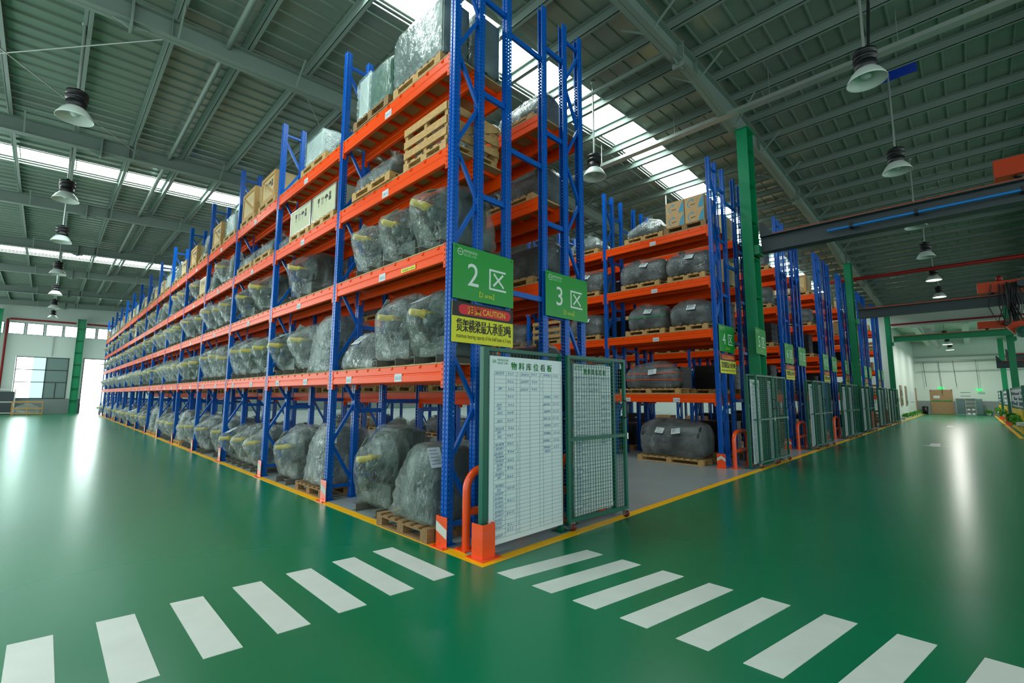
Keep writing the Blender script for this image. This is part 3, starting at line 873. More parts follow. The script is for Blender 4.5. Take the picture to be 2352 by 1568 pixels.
# ------------------------------------------------------------------ pendant lamps
def lamp_parts(lit):
    h = MB()
    h.lathe([(0, .62), (.05, .62), (.05, .56), (.17, .55), (.175, .5), (.13, .49), (.13, .46), (.175, .45), (.175, .40), (.13, .39), (.13, .36), (.165, .34), (.15, .22), (.12, .2)], n=20)
    d = MB()
    d.lathe([(.10, .26), (.15, .22), (.22, .14), (.275, .04), (.29, 0), (.283, 0), (.262, .045), (.205, .135), (.14, .2), (.05, .21), (0, .21)], n=28)
    b = MB()
    b.lathe([(0, .06), (.06, .07), (.08, .12), (.07, .19), (0, .2)] if not lit else [(0, .05), (.18, .055), (.2, .09), (.0, .1)], n=16)
    return h.me('lamp_housing', 'lampblack'), d.me('lamp_dome', 'lampdome'), b.me('lamp_bulb', 'lamplit' if lit else 'lampdome')
LM = {l: lamp_parts(l) for l in (False, True)}
def lamp(x, y, z, lab, lit=False, grp='pendant lamps', ztop=None):
    t = thing('pendant_lamp', lab, 'lamp', (x, y, z), group=grp)
    h, d, b = LM[lit]
    ob('lamp_housing', h, t); ob('lamp_shade', d, t); ob('bulb', b, t)
    zt = (ztop or zroof(x) + .001) - z
    if lit:
        ld = bpy.data.lights.new('lamp_light', 'AREA')
        ld.shape = 'DISK'; ld.size = 0.34; ld.energy = 16 if x < 40 else 150; ld.color = (1.0, 0.97, 0.9)
        lo = bpy.data.objects.new('lamp_light', ld); COL.objects.link(lo); lo.parent = t; lo.location = (0, 0, .03)
    ob('rod', MB().tube([(0, 0, .6), (0, 0, zt)], .022, 8).lathe([(0, zt - .04), (.06, zt - .04), (.06, zt), (0, zt)], n=10).me('lamp_rod', 'galv'), t)
for i, y in enumerate((8.0, 13.45, 18.5, 24.8, 31.0, 36.7, 42.0)):
    lamp(-3.19, y, 6.98, f'unlit white-shaded pendant lamp over the left aisle, {ORD[i]} from the camera', grp='lamps over the left aisle')
lamp(5.95, 2.08, 6.95, 'unlit white-shaded pendant lamp over the aisle between 3 and 4 area racks', grp='lamps between the racks')
lamp(12.9, 3.6, 7.2, 'unlit white-shaded pendant lamp over the aisle beyond the 5 area rack', grp='lamps between the racks')
for i, x in enumerate((6.36, 10.85, 16.0, 20.5, 25.5, 30.6)):
    lit = i >= 4
    lamp(x, -3.25, 6.98, f'{"lit" if lit else "unlit"} pendant lamp over the right aisle, {ORD[i]} from the camera', lit, 'lamps over the right aisle')
for i, x in enumerate((42, 47, 53)):
    lamp(x, -3.0, 5.75, f'lit pendant lamp under the far slab, {ORD[i]} from the camera', True, 'lamps under the far slab', 7.0)
ca = MB()
for a, b in ((0.0, .05), (.09, .12)):
    ca.tube([(6.36 + a, -3.3, 8.95), (6.42 + a, -3.36, 8.5), (6.36 + b, -3.3, 7.58)], .018, 6)
tag(ob('lamp_cable', ca.me('lamp_cable', 'lampblack')), 'pair of black cables above the nearest right-hand lamp', 'cable')
tr = thing('cable_tray', 'pale grey cable tray under the roof running across to the right aisle', 'cable tray', (8.6, 7.0, 8.72))
ob('tray', MB().box(-.1, .1, -22.5, 0, 0, .012).box(-.1, -.09, -22.5, 0, .012, .09).box(.09, .1, -22.5, 0, .012, .09).me('cable_tray', 'galv'), tr)
for k in range(9): ob('hanger', MB().tube([(0, -1 - k * 2.4, .09), (0, -1 - k * 2.4, .9)], .008, 5).me('tray_hanger', 'galv'), tr)
# ------------------------------------------------------------------ pallet racks
W = 2.984            # bay pitch
PW = 0.10            # post width and depth
DEPTH = (0.0, 0.3916, 0.879)
HP = 7.43
LEV2 = (1.962, 3.354, 4.565, 5.766)
LEVR = (1.652, 3.184, 4.45, 5.719)
DK = 0.016
SHELF = ['floor level', 'first shelf', 'second shelf', 'third shelf', 'top shelf']

def upright_mesh():
    prof = [((.10, .024), 0), ((.10, .008), 2), ((.058, .008), 0), ((.05, 0), 2), ((.004, 0), 0), ((0, .004), 1), ((0, .036), 0), ((.012, .042), 0), ((.012, .058), 0), ((0, .064), 1), ((0, .096), 0), ((.004, .1), 2), ((.05, .1), 0), ((.058, .092), 2), ((.10, .092), 0), ((.10, .076), 0)]
    vs, fs, uvs = [], [], []
    for (p, k), (q, _) in zip(prof[:-1], prof[1:]):
        o = len(vs)
        vs += [(p[0], p[1], 0), (q[0], q[1], 0), (q[0], q[1], HP), (p[0], p[1], HP)]
        fs.append((o, o + 1, o + 2, o + 3))
        uvs += [(k + .0001, 0), (k + .9999, 0), (k + .9999, HP), (k + .0001, HP)]
    me = bpy.data.meshes.new('rack_upright')
    me.from_pydata(vs, [], fs)
    uv = me.uv_layers.new(name='holes')
    for i, c in enumerate(uvs): uv.data[i].uv = c
    me.materials.append(M['blueholes'])
    return me
UPR = upright_mesh()
ft = MB().box(-.02, .13, -.02, .12, 0, .008)
for p in ((-.01, .05), (.115, .05)): ft.lathe([(0, .008), (.012, .008), (.012, .03), (0, .03)], (p[0], p[1], 0), 8)
FOOT = ft.me('upright_foot', 'blue')
LB = W - PW
def beam_mb(conn=False, flip=False):
    mb = MB()
    pr = [(.006, -.20), (.0, -.192), (.0, -.118), (.007, -.110), (.007, -.098), (.0, -.090), (.0, -.004), (.004, 0), (.05, 0), (.05, -.20)]
    if flip: pr = [(.05 - a, b) for a, b in pr]
    mb.prism(pr, 'y', 0, LB)
    return mb
def conn_mb(y0):
    mb = MB()
    mb.box(-.004, .05, y0, y0 + .012, -.275, .02)
    y1 = y0 + .012 if y0 < 1 else y0
    a, b = (y0, y0 + .045) if y0 < 1 else (y0 - .033, y0 + .012)
    mb.box(-.005, .001, a, b, -.275, .02)
    for z in (-.245, -.185, -.125, -.065, -.005):
        mb.box(-.0065, -.005, (a + b) / 2 - .008, (a + b) / 2 + .008, z - .012, z + .012, 1)
    return mb.me('beam_connector', ['orange', 'signblack'])
BEAM = fixn(beam_mb().me('rack_beam', 'orange'))
BEAMR = fixn(beam_mb(flip=True).me('rack_beam', 'orange'))
CONN = (conn_mb(0.0), conn_mb(LB - .012))
DECK = MB().box(.002, .975, .004, LB - .004, 0, DK).me('deck_board', 'ply')
SUPP = MB().box(.05, .93, -.02, .02, -.045, -.001).box(-.008, .05, -.022, .022, -.004, 0).box(-.008, -.0008, -.022, .022, -.034, 0).box(-.014, -.008, -.014, .014, -.034, -.018).me('deck_support', 'orange')
def brace_mesh(a, b):
    return MB().bar((a[0], .05, a[1]), (b[0], .05, b[1]), .045, .04, up=(0, 1, 0)).lathe([(0, -.02), (.013, -.02), (.013, .02), (0, .02)], (a[0], .07, a[1]), 8, axis='y').me('diagonal_brace', 'blue')
BR = []
zf = [.86 + 1.245 * i for i in range(6)]
zm = [.24 + 1.245 * i for i in range(6)]
for i in range(6):
    BR.append(brace_mesh((.06, zf[i]), (.43, zm[i])))
    if i < 5: BR.append(brace_mesh((.06, zf[i]), (.43, zm[i + 1])))
BRH = [brace_mesh((.06, .2), (.43, .2)), brace_mesh((.06, 7.2), (.43, 7.2))]
SPC = [MB().box(.48, .90, .03, .07, z - .035, z + .035).me('row_spacer', 'blue') for z in (.3, 1.35, 2.72, 4.07, 5.45, 6.8)]

TIE = [MB().box(.96, 1.64, .03, .07, z - .035, z + .035).me('back_tie', 'blue') for z in (1.5, 2.93, 4.88, 6.57)]

def label_mesh(text):
    mb = MB().box(-.004, 0, -.085, .085, -.05, .05)
    if text:
        t = text_mesh(text, w=.13, h=.045)
        mb.mesh_in(t, Matrix.Translation((-.0055, 0, -.005)) @ Matrix.Rotation(-PI / 2, 4, 'Z') @ Matrix.Rotation(PI / 2, 4, 'X'), 1)
    return mb.me('shelf_label', ['paper', 'marker'])
_lab = {}

def merge(lst, name):
    mb = MB(); mats = []
    uvl = []
    for me, mtx in lst:
        base = []
        for mm in me.materials:
            if mm not in mats: mats.append(mm)
            base.append(mats.index(mm))
        o = len(mb.v)
        mb.v.extend([tuple(mtx @ v.co) for v in me.vertices])
        for p in me.polygons:
            mb.f.append(tuple(o + i for i in p.vertices)); mb.mi.append(base[p.material_index]); mb.sm.append(p.use_smooth)
    return mb.me(name, mats)

def rack(num, X, nb, lev, facing=-1, rear=True, Y0=0.0, labtxt=None, seen=99, sup_bays=99, extra_spacers=False):
    ends = 'yellow caution plate below its sign' if num % 2 == 0 else 'no caution plate'
    lab = {2: 'long blue and orange pallet rack along the left aisle, signed 2 area', 3: 'blue and orange pallet rack signed 3 area, back to back with the 2 area rack'}.get(num, f'blue and orange pallet rack along the right aisle, signed {num} area')
    if facing < 0: t = thing('pallet_rack', lab, 'pallet rack', (X, Y0, 0), group='pallet racks')
    else: t = thing('pallet_rack', lab, 'pallet rack', (X, Y0 + nb * W + PW, 0), PI, group='pallet racks')
    t['_'] = 0; del t['_']
    Wm = Matrix.Translation(t.location) @ Matrix.Rotation(t.rotation_euler.z, 4, 'Z')
    kinds = {}
    def put(kind, me, loc, sub=None):
        kinds.setdefault(kind, []).append((me, Vector(loc), sub))
    for i in range(nb + 1):
        y = i * W
        for j, dx in enumerate(DEPTH):
            put('upright', UPR, (dx, y, 0), [('base_plate', FOOT, (0, 0, .002))])
        for me in BR: put('diagonal_brace', me, (0, y, 0))
        for me in BRH: put('horizontal_brace', me, (0, y, 0))
        for me in SPC: put('row_spacer', me, (0, y, 0))
        if num == 2 and i < 5 or num == 4 and i < 3:
            for me in TIE: put('back_tie', me, (0, y, 0))
    for i in range(nb):
        y = i * W + PW
        for l, z in enumerate(lev):
            near = (i < 5 if facing < 0 else i >= nb - 2)
            sub = [('end_connector', CONN[0], (0, 0, 0)), ('end_connector', CONN[1], (0, 0, 0))]
            if labtxt and i < 9:
                for fy in ((.33, .80) if l == 0 else (.5,)):
                    tx = labtxt(i, l, fy) if i < 4 else None
                    if tx not in _lab: _lab[tx] = label_mesh(tx)
                    sub.append(('shelf_label', _lab[tx], (0, LB * fy, -.14)))
            put('beam', BEAM, (.004, y, z), sub)
            put('beam', BEAM, (.395, y, z), sub[:2])
            put('beam', BEAMR, (.925, y, z), sub[:1] if near else None)
            put('deck', DECK, (0, y, z))
            if (i < sup_bays) if facing < 0 else (i >= nb - 5):
                for k in range(9):
                    put('deck_support', SUPP, (.004, y + LB * (k + .5) / 9, z))
    for kind, lst in kinds.items():
        lst.sort(key=lambda e: (Wm @ e[1] - CAM).length + (0 if e[1].x < .3 else 3.0))
        for me, loc, sub in lst[:100]:
            o = ob(kind, me, t, loc)
            if sub and (Wm @ loc - CAM).length < 24:
                for n_, sm, l2 in sub: ob(n_, sm, o, l2)
            elif sub and kind == 'beam':
                for n_, sm, l2 in sub:
                    if n_ == 'shelf_label': ob(n_, sm, o, l2)
        rest = lst[100:]
        if rest:
            if kind == 'upright':
                me2 = bpy.data.meshes.new('rack_upright_far')
                bm = bmesh.new()
                for me, loc, _ in rest:
                    n0 = len(bm.verts)
                    bm.from_mesh(me)
                    bm.verts.ensure_lookup_table()
                    for v in bm.verts[n0:]: v.co += loc
                bm.to_mesh(me2); bm.free()
                me2.materials.append(M['blueholes'])
            else:
                me2 = merge([(me, Matrix.Translation(loc)) for me, loc, _ in rest], kind + '_far')
            ob(kind, me2, t, kind='stuff', label=f'farther {kind.replace("_", " ")}s of the same rack')
    return t

ROM = ['I', 'II', 'III', 'IV']
RX4, RX5 = 7.78, 7.78 + 2.4915 + PW
rack(2, 0.0, 15, LEV2, labtxt=lambda i, l, fy: f"2-{ROM[l]}-{15 - i}{'A' if 0 and fy < .5 else ''}", sup_bays=6)
rack(3, 2.4915 + PW, 11, LEVR, facing=1)
PAIR = [7.78, 13.1, 18.35, 22.75, 28.1, 33.2]
NBAY = [(7, 3), (3, 2), (3, 2), (2, 1), (2, 1), (2, 1)]
for gi, (px, (na, nb_)) in enumerate(zip(PAIR, NBAY)):
    rack(4 + 2 * gi, px, na, LEVR, labtxt=(lambda i, l, fy: f"4-{ROM[l]}-0{i + 1}") if gi == 0 else None)
    rack(5 + 2 * gi, px + 2.4915 + PW, nb_, LEVR, facing=1)
# ------------------------------------------------------------------ post guards and tube guards
def post_guard(x, y, lab, chevron=False):
    t = thing('upright_guard', lab, 'guard', (x, y, 0.003), group='striped upright guards')
    mb = MB()
    mb.prism([(-.03, -.06), (-.025, -.06), (-.025, .125), (.03, .125), (.03, .13), (-.03, .13)], 'z', .008, .31)
    p = ob('guard_plate', fixn(mb.me('upright_guard_plate', 'guard')), t)
    st = MB()
    if not chevron: st.add([(-.0312, .128, .105), (-.0312, -.058, .20), (-.0312, -.058, .115), (-.0312, .128, .02)][::-1] if 0 else [(-.0315, .128, .255), (-.0315, -.058, .185), (-.0315, -.058, .085), (-.0315, .128, .155)], [(0, 1, 2, 3)])
    else: st.add([(-.0315, .128, .14), (-.0315, .035, .20), (-.0315, -.058, .14), (-.0315, -.058, .21), (-.0315, .035, .27), (-.0315, .128, .21)], [(0, 1, 4, 5), (1, 2, 3, 4)])
    ob('white_band', st.me('guard_band', 'guardwhite'), p)
    fp = MB().box(-.10, -.03, -.09, .15, 0, .008)
    for yy in (-.06, .12): fp.lathe([(0, .008), (.012, .008), (.012, .022), (0, .022)], (-.075, yy, 0), 8)
    ob('base_plate', fp.me('upright_guard_foot', 'guard'), t)
for i in range(16):
    post_guard(-.004, i * W, f'orange guard with white diagonal band at the long left rack, {ORD[i]} upright from the corner')
for gi, px in enumerate(PAIR):
    post_guard(px - .004, 0.0, f'orange guard with white chevron at the corner upright of the {4 + 2 * gi} area rack', True)
def hoop(x, y, w, lab):
    t = thing('tube_guard', lab, 'guard', (x, y, 0.003), group='orange tube guards at the rack ends')
    r, R_, H = .045, .2, .80
    pts = [(0, 0, .01)] + [(0, 0, z) for z in (.2, .4, H - R_)]
    pts += [(R_ - R_ * math.cos(a), 0, H - R_ + R_ * math.sin(a)) for a in [PI / 2 * k / 8 for k in range(1, 9)]]
    pts += [(w - R_ + R_ * math.sin(a), 0, H - R_ + R_ * math.cos(a)) for a in [PI / 2 * k / 8 for k in range(0, 9)]]
    pts += [(w, 0, z) for z in (.4, .2, .01)]
    ob('hoop_tube', MB().tube(pts, r, 16).me('hoop_tube', 'guard'), t)
    ob('cross_bar', MB().tube([(0, 0, .37), (w, 0, .37)], .042, 14).me('hoop_bar', 'guard'), t)
    for xx in (0, w):
        f = MB().box(xx - .09, xx + .09, -.09, .09, 0, .01)
        for a, b in ((-.07, -.07), (.07, -.07), (-.07, .07), (.07, .07)): f.lathe([(0, .01), (.01, .01), (.01, .022), (0, .022)], (xx + a, b, 0), 6)
        ob('base_plate', f.me('hoop_foot', 'guard'), t)
hoop(.10, -.22, .85, 'bent orange tube guard in front of the 2 area rack end')
hoop(1.7, -.2, .85, 'bent orange tube guard in front of the 3 area rack end')
for gi, px in enumerate(PAIR):
    if gi != 3: hoop(px + .08, -.22, .85, f'bent orange tube guard in front of the {4 + 2 * gi} area rack end')

# ------------------------------------------------------------------ signs
def plate_sign(name, lab, cat, x, z, w, h, y, rz, plate, group):
    t = thing(name, lab, cat, (x, y, z), rz, group)
    ob('sign_plate', MB().box(0, w, 0, .004, -h, 0).me('sign_plate', plate), t)
    return t
def area_sign(n, x, y=-.03, rz=0.0, z=3.345, curve=False, faded=False):
    w, h = .975, .64
    t = plate_sign('area_sign', f'green plate reading {n} area, hung on the rack end{" and column, slightly bent" if curve else ""}', 'sign', x, z, w, h, y, rz, 'signgreen', 'green area signs')
    mb = MB()
    nx = .30 if n < 10 else .27
    mb.mesh_in(text_mesh(str(n), h=.27), face_y(nx, -.33, -.0015))
    # the character for "area": open box round a cross
    x0, x1, z0, z1, s = .555, .835, -.46, -.2, .024
    y = -.0015
    def q(a, b, c, d): mb.add([(p[0], y, p[1]) for p in (a, b, c, d)], [(0, 1, 2, 3)])
    q((x0, z1 - s), (x1, z1 - s), (x1, z1), (x0, z1)); q((x0, z0), (x0 + s, z0), (x0 + s, z1 - s), (x0, z1 - s)); q((x0 + s, z0), (x1 + .01, z0), (x1 + .01, z0 + s), (x0 + s, z0 + s))
    for a, b in (((.625, -.405), (.79, -.245)), ((.63, -.25), (.80, -.41))):
        d = Vector((b[0] - a[0], b[1] - a[1])).normalized(); nn = Vector((-d.y, d.x)) * s * .55
        y = -.0015 if a[1] < b[1] else -.0021
        q((a[0] - nn.x, a[1] - nn.y), (b[0] - nn.x, b[1] - nn.y), (b[0] + nn.x, b[1] + nn.y), (a[0] + nn.x, a[1] + nn.y))
    ob('number_lettering', mb.me('area_lettering', 'signwhite'), t)
    mb = MB(); mb.mesh_in(text_mesh(f'【{n} area】', h=.07), face_y(.52, -.545, -.0015))
    ob('caption_lettering', mb.me('area_caption', 'signyellow'), t)
    lg = MB()
    ring = [(.036, 0), (.029, 0)]
    vs = []
    for k in range(24):
        a = 2 * PI * k / 24
        for r in (.042, .035): vs.append((.1 + r * math.cos(a), y, -.085 + r * math.sin(a)))
    lg.add(vs, [(2 * k, 2 * k + 1, (2 * k + 3) % 48, (2 * k + 2) % 48) for k in range(24)])
    lg.mesh_in(text_mesh('SRS', w=.05, h=.018), face_y(.1, -.085, -.0015))
    lg.mesh_in(text_mesh('萨震节能空压机®', w=.21, h=.034), face_y(.255, -.065, -.0015))
    lg.mesh_in(text_mesh('SEIZE AIR', w=.2, h=.03), face_y(.25, -.108, -.0015), 1)
    ob('logo', lg.me('area_logo', ['signwhite', 'logopale']), t)
    for xx in (.035, w - .035):
        ob('bolt', MB().lathe([(0, -.004), (.008, -.004), (.008, 0), (0, 0)], (xx, 0, -.035), 8, axis='y').me('sign_bolt', 'signblack'), t)
    return t
M['logopale'] = mat('logo_pale', (150, 220, 160), 0.5)
def caution_sign(n, x, z=2.672, y=-.03):
    w, h = .975, .47
    t = plate_sign('caution_sign', f'yellow and red caution plate about shelf beam load, under the {n} area sign', 'sign', x, z, w, h, y, 0, 'signyellow', 'caution plates')
    ob('black_band', MB().box(0, w, -.002, 0, -.17, 0).me('caution_band', 'signblack'), t)
    rb = MB()
    pr = []
    r = .058
    for k in range(9): a = PI / 2 + PI * k / 8; pr.append((.15 + r * math.cos(a), -.085 + r * math.sin(a)))
    for k in range(9): a = -PI / 2 + PI * k / 8; pr.append((.87 + r * math.cos(a), -.085 + r * math.sin(a)))
    rb.prism(pr, 'y', -.004, -.002)
    ob('red_bar', fixn(rb.me('caution_bar', 'signred')), t)
    a = MB()
    [a.mesh_in(text_mesh('注意', w=.21, h=.095), face_y(.33 + dx, -.085, -.0055 - abs(dx) * .1)) for dx in (-.003, 0, .003)]; a.mesh_in(text_mesh('CAUTION', w=.37, h=.07), face_y(.645, -.085, -.0055))
    ob('caution_lettering', a.me('caution_lettering', 'signyellow'), t)
    b = MB()
    for dx in (-.004, 0, .004): b.mesh_in(text_mesh('货架横梁最大承重3吨', w=.87, h=.15), face_y(.5 + dx, -.27, -.002 - .0003 * (dx + .004) / .004))
    b.mesh_in(text_mesh('maximum bearing capacity of the shelf beam is 3 tons', w=.87, h=.065), face_y(.5, -.40, -.002))
    ob('load_lettering', b.me('load_lettering', 'signblack'), t)
    return t
area_sign(2, 0.01); caution_sign(2, 0.005)
area_sign(3, 1.625)
for gi, px in enumerate(PAIR):
    n = 4 + 2 * gi
    area_sign(n, px + .02, z=3.29); caution_sign(n, px + .02, z=2.61)
    if gi: area_sign(n + 1, px + 1.63, z=3.29)
area_sign(5, 8.78, y=-.52, z=3.27, rz=.06, curve=True)
cs = thing('load_sticker', 'small yellow caution sticker on the second shelf beam of the long left rack, nearest bay', 'sticker', (-.002, 1.05, 3.255))
ob('sticker_sheet', MB().box(-.002, 0, -.33, 0, -.075, 0).me('sticker_sheet', 'signyellow'), cs)
ob('sticker_band', MB().box(-.003, -.002, -.33, 0, -.025, 0).me('sticker_band', 'signred'), cs)
st = MB(); st.mesh_in(text_mesh('货架横梁最大承重3吨', w=.29, h=.03), Matrix.Translation((-.003, -.165, -.052)) @ Matrix.Rotation(-PI / 2, 4, 'Z') @ Matrix.Rotation(PI / 2, 4, 'X'))
ob('sticker_lettering', st.me('sticker_lettering', 'signblack'), cs)

# ------------------------------------------------------------------ mesh gates and stock boards
def wiregrid(w, h, nx, nz, r=.0022):
    mb = MB()
    for i in range(nx + 1): mb.box(w * i / nx - r, w * i / nx + r, -r, r, 0, h)
    for k in range(nz + 1): mb.box(0, w, -r - .003, r - .003, h * k / nz - r, h * k / nz + r)
    return mb.me('wire_mesh', 'gate')
def gate_panel(x, y, w, lab, ang=0.0, h=2.0, z0=.10, handle=True, cells=(22, 42), grp='wire mesh gates', casters=True):
    t = thing('mesh_gate', lab, 'gate', (x, y, .003), ang, grp)
    f = .04
    fr = MB()
    fr.box(0, f, -f / 2, f / 2, z0, z0 + h).box(w - f, w, -f / 2, f / 2, z0, z0 + h).box(f, w - f, -f / 2, f / 2, z0, z0 + f).box(f, w - f, -f / 2, f / 2, z0 + h - f, z0 + h)
    ob('gate_frame', fr.me('gate_frame', 'gate'), t)
    ob('mid_rail', MB().box(f, w - f, -f / 2, f / 2, z0 + h * .475, z0 + h * .475 + f).me('gate_mid_rail', 'gate'), t)
    ob('wire_mesh', wiregrid(w - 2 * f, h - 2 * f, *cells), t, (f, .012, z0 + f))
    if handle:
        ob('handle', MB().tube([(w - .06, -.02, z0 + 1.2), (w - .06, -.08, z0 + 1.22), (w - .06, -.08, z0 + 1.42), (w - .06, -.02, z0 + 1.44)], .01, 8).me('gate_handle', 'lampblack'), t)
        ob('latch', MB().box(w - .01, w + .02, -.03, .01, z0 + .92, z0 + 1.0).me('gate_latch', 'zinc'), t)
    if casters:
        for xx in (.06, w - .06):
            c = ob('caster', MB().box(xx - .03, xx + .03, -.03, .03, z0 - .012, z0).box(xx - .03, xx - .026, -.035, .02, z0 - .07, z0 - .012).box(xx + .026, xx + .03, -.035, .02, z0 - .07, z0 - .012).me('caster_fork', 'zinc'), t)
            ob('wheel', MB().lathe([(0, -.02), (.042, -.02), (.048, 0), (.042, .02), (0, .02)], (xx, -.02, .05), 16, axis='x').me('caster_wheel', 'rubber'), c)
    return t
def fence_panel(x, y, w, lab, h=2.11):
    t = thing('mesh_fence', lab, 'fence', (x, y, .003), group='wire mesh fence panels')
    f = .075
    for xx in (0, w - .05):
        p = ob('post', MB().box(xx, xx + (f if xx == 0 else .05), -.03, .03, .01, h).me('fence_post', 'gate'), t)
        ob('base_plate', MB().box(xx - .05, xx + .12, -.08, .08, 0, .01).me('fence_foot', 'gate'), p)
    ob('top_rail', MB().box(f, w - .05, -.02, .02, h - .04, h).me('fence_rail', 'gate'), t)
    ob('bottom_rail', MB().box(f, w - .05, -.02, .02, .1, .14).me('fence_rail', 'gate'), t)
    ob('wire_mesh', wiregrid(w - .05 - f, h - .18, 22, 44), t, (f, .025, .14))
    return t
ROWS = {0: ('2010318', '9-5-7', '1', '2010319', '9-4-3', '2', '2030545', '3-3-5'), 2: ('', '9-5-5', '', '2010319', '9-4-4', '1', '', ''), 4: ('201', '9-5-4', '', '2010319', '9-4-5', '1', '', ''),
        6: ('', '9-5-3', '', '', '', '', '2030852', '2-4-5'), 8: ('2010', '9-5-5', '', '', '', '', '2051801', '3-2-12'), 9: ('201', '', '', '', '', '', '', ''), 10: ('2010', '9-4-8', '', '', '', '', '2050902', '3-1-12'),
        12: ('2010', '9-4-9', '', '', '', '', '2051191', '3-1-10'), 14: ('2010319', '9-4-6', '1', '', '', '', '2030902', '3-3-1'), 15: ('201', '', '', '', '', '', '', ''), 16: ('201', '9-4-7', '1', '', '', '', '2030802', '3-3-14'),
        18: ('2010078', '8-4-3', '1', '', '', '', '2030812', '3-2-12'), 19: ('2010011', '', '2', '', '', '', '', ''), 20: ('2010010', '8-4-4', '2', '', '', '', '2050367', '6-2-2'), 21: ('2010044', '', '1', '', '', '', '200267', ''),
        22: ('2010072', '8-4-5', '2', '', '', '', '', ''), 23: ('20100', '', '', '', '', '', '', ''), 24: ('2010', '8-4-6', '', '', '', '', '', ''), 25: ('2010072', '', '1', '', '', '', '', ''), 26: ('201', '8-4-9', '1', '', '', '', '', ''),
        28: ('2010052', '', '1', '', '', '', '', ''), 29: ('201', '8-4-10', '1', '', '', '', '', ''), 30: ('2010075', '', '1', '', '', '', '', ''), 31: ('2010044', '', '1', '', '', '', '', ''), 32: ('2010076', '8-4-11', '1', '', '', '', '', ''),
        33: ('2010072', '', '1', '', '', '', '', ''), 34: ('2010070', '', '1', '', '', '', '', ''), 35: ('2010071', '8-4-12', '1', '', '', '', '', ''), 36: ('2010072', '', '1', '', '', '', '', ''), 37: ('20100', '', '', '', '', '', '', ''),
        38: ('2010017', '8-5-1', '4', '', '', '', '', ''), 39: ('', '8-5-2', '', '', '', '', '', ''), 40: ('2010072', '', '2', '', '', '', '', '')}
def stock_board(x, y, w, h, lab, z=.09, full=True):
    t = thing('stock_board', lab, 'whiteboard', (x, y, z), group='white stock boards')
    ob('board_panel', MB().box(0, w, 0, .012, 0, h).me('board_panel', 'board'), t)
    g = MB()
    nr = 41
    x0, x1, z0, z1 = .05 * w, .985 * w, .055, h - .16
    cols = [0, .155, .30, .35, .50, .645, .70, .84, 1.0]
    for k in range(nr + 1):
        zz = z1 - (z1 - z0) * k / nr
        g.box(x0, x1, -.0015, 0, zz - .001, zz + .001)
    for c in cols: g.box(x0 + (x1 - x0) * c - .001, x0 + (x1 - x0) * c + .001, -.0015, 0, z0, z1)
    ob('grid_lines', g.me('board_grid', 'gridline'), t)
    tt = MB()
    [tt.mesh_in(text_mesh('物 料 库 位 看 板', w=.58 * w, h=.085), face_y(.55 * w + dx, h - .095, -.002 - abs(dx) * .1)) for dx in (-.003, 0, .003)]
    ob('title_lettering', tt.me('board_title', 'boardgreen'), t)
    lg = MB()
    lg.mesh_in(text_mesh('萨震节能空压机®', w=.14 * w, h=.026), face_y(.155 * w, h - .04, -.002)); lg.mesh_in(text_mesh('SEIZE AIR', w=.13 * w, h=.022), face_y(.152 * w, h - .072, -.002)); lg.mesh_in(text_mesh('SR', w=.05 * w, h=.035), face_y(.05 * w, h - .058, -.002))
    ob('logo', lg.me('board_logo', 'boardgreen'), t)
    hw = MB()
    q = random.Random(11)
    for r, row in ROWS.items():
        if r >= nr: continue
        zz = z1 - (z1 - z0) * (r + .5) / nr
        for c, s in enumerate(row):
            if not s: continue
            cw = (cols[c + 1] - cols[c]) * (x1 - x0)
            me = text_mesh(s, w=min(cw * .82, .017 * len(s) + .004) if len(s) > 1 else None, h=.026)
            sh = Matrix.Identity(4); sh[0][1] = .25
            hw.mesh_in(me, face_y(x0 + (x1 - x0) * cols[c] + cw * .45 + q.uniform(-.008, .008), zz + q.uniform(-.004, .004), -.002) @ Matrix.Rotation(q.uniform(-.05, .05), 4, 'Z') @ sh)
    ob('handwritten_lettering', hw.me('board_handwriting', 'marker'), t)
    return t
fence_panel(.045, -.50, 1.30, 'green mesh fence panel with post carrying the large white stock board')
stock_board(.125, -.545, 1.19, 1.93, 'large white stock board with green title and blue handwriting, nearest the camera')
boxguard(.07, -.52, 'orange post guard at the near corner of the white stock board', w=.155, h=.33, z=.003)
gate_panel(1.36, -.585, 1.15, 'green wire mesh gate on casters, swung out in front of the 3 area rack', ang=-.10)
fence_panel(1.60, -.40, 1.08, 'green mesh fence panel behind the nearest gate at the 3 area rack')
stock_board(1.68, -.445, .88, 1.93, 'white stock board seen through the nearest mesh gate')
for gi, px in enumerate(PAIR):
    n = 4 + 2 * gi
    ca_ = (12, 42) if gi > 1 else (22, 42)
    fence_panel(px + .30, -.46, 1.2, f'green mesh fence panel at the {n} area rack end')
    fence_panel(px + 1.62, -.46, .95, f'green mesh fence panel at the {n + 1} area rack end')
    stock_board(px + .42, -.52, .62, 1.9, f'white stock board behind mesh at the {n} area rack end')
    stock_board(px + 1.68, -.52, .5, 1.9, f'white stock board behind mesh at the {n + 1} area rack end')
    gate_panel(px + .52, -.60, 1.1, f'green wire mesh gate on casters in front of the {n} area rack', ang=-.03, cells=ca_)
    gate_panel(px + 1.72, -.62, .95, f'green wire mesh gate on casters in front of the {n + 1} area rack', ang=-.03, cells=ca_)
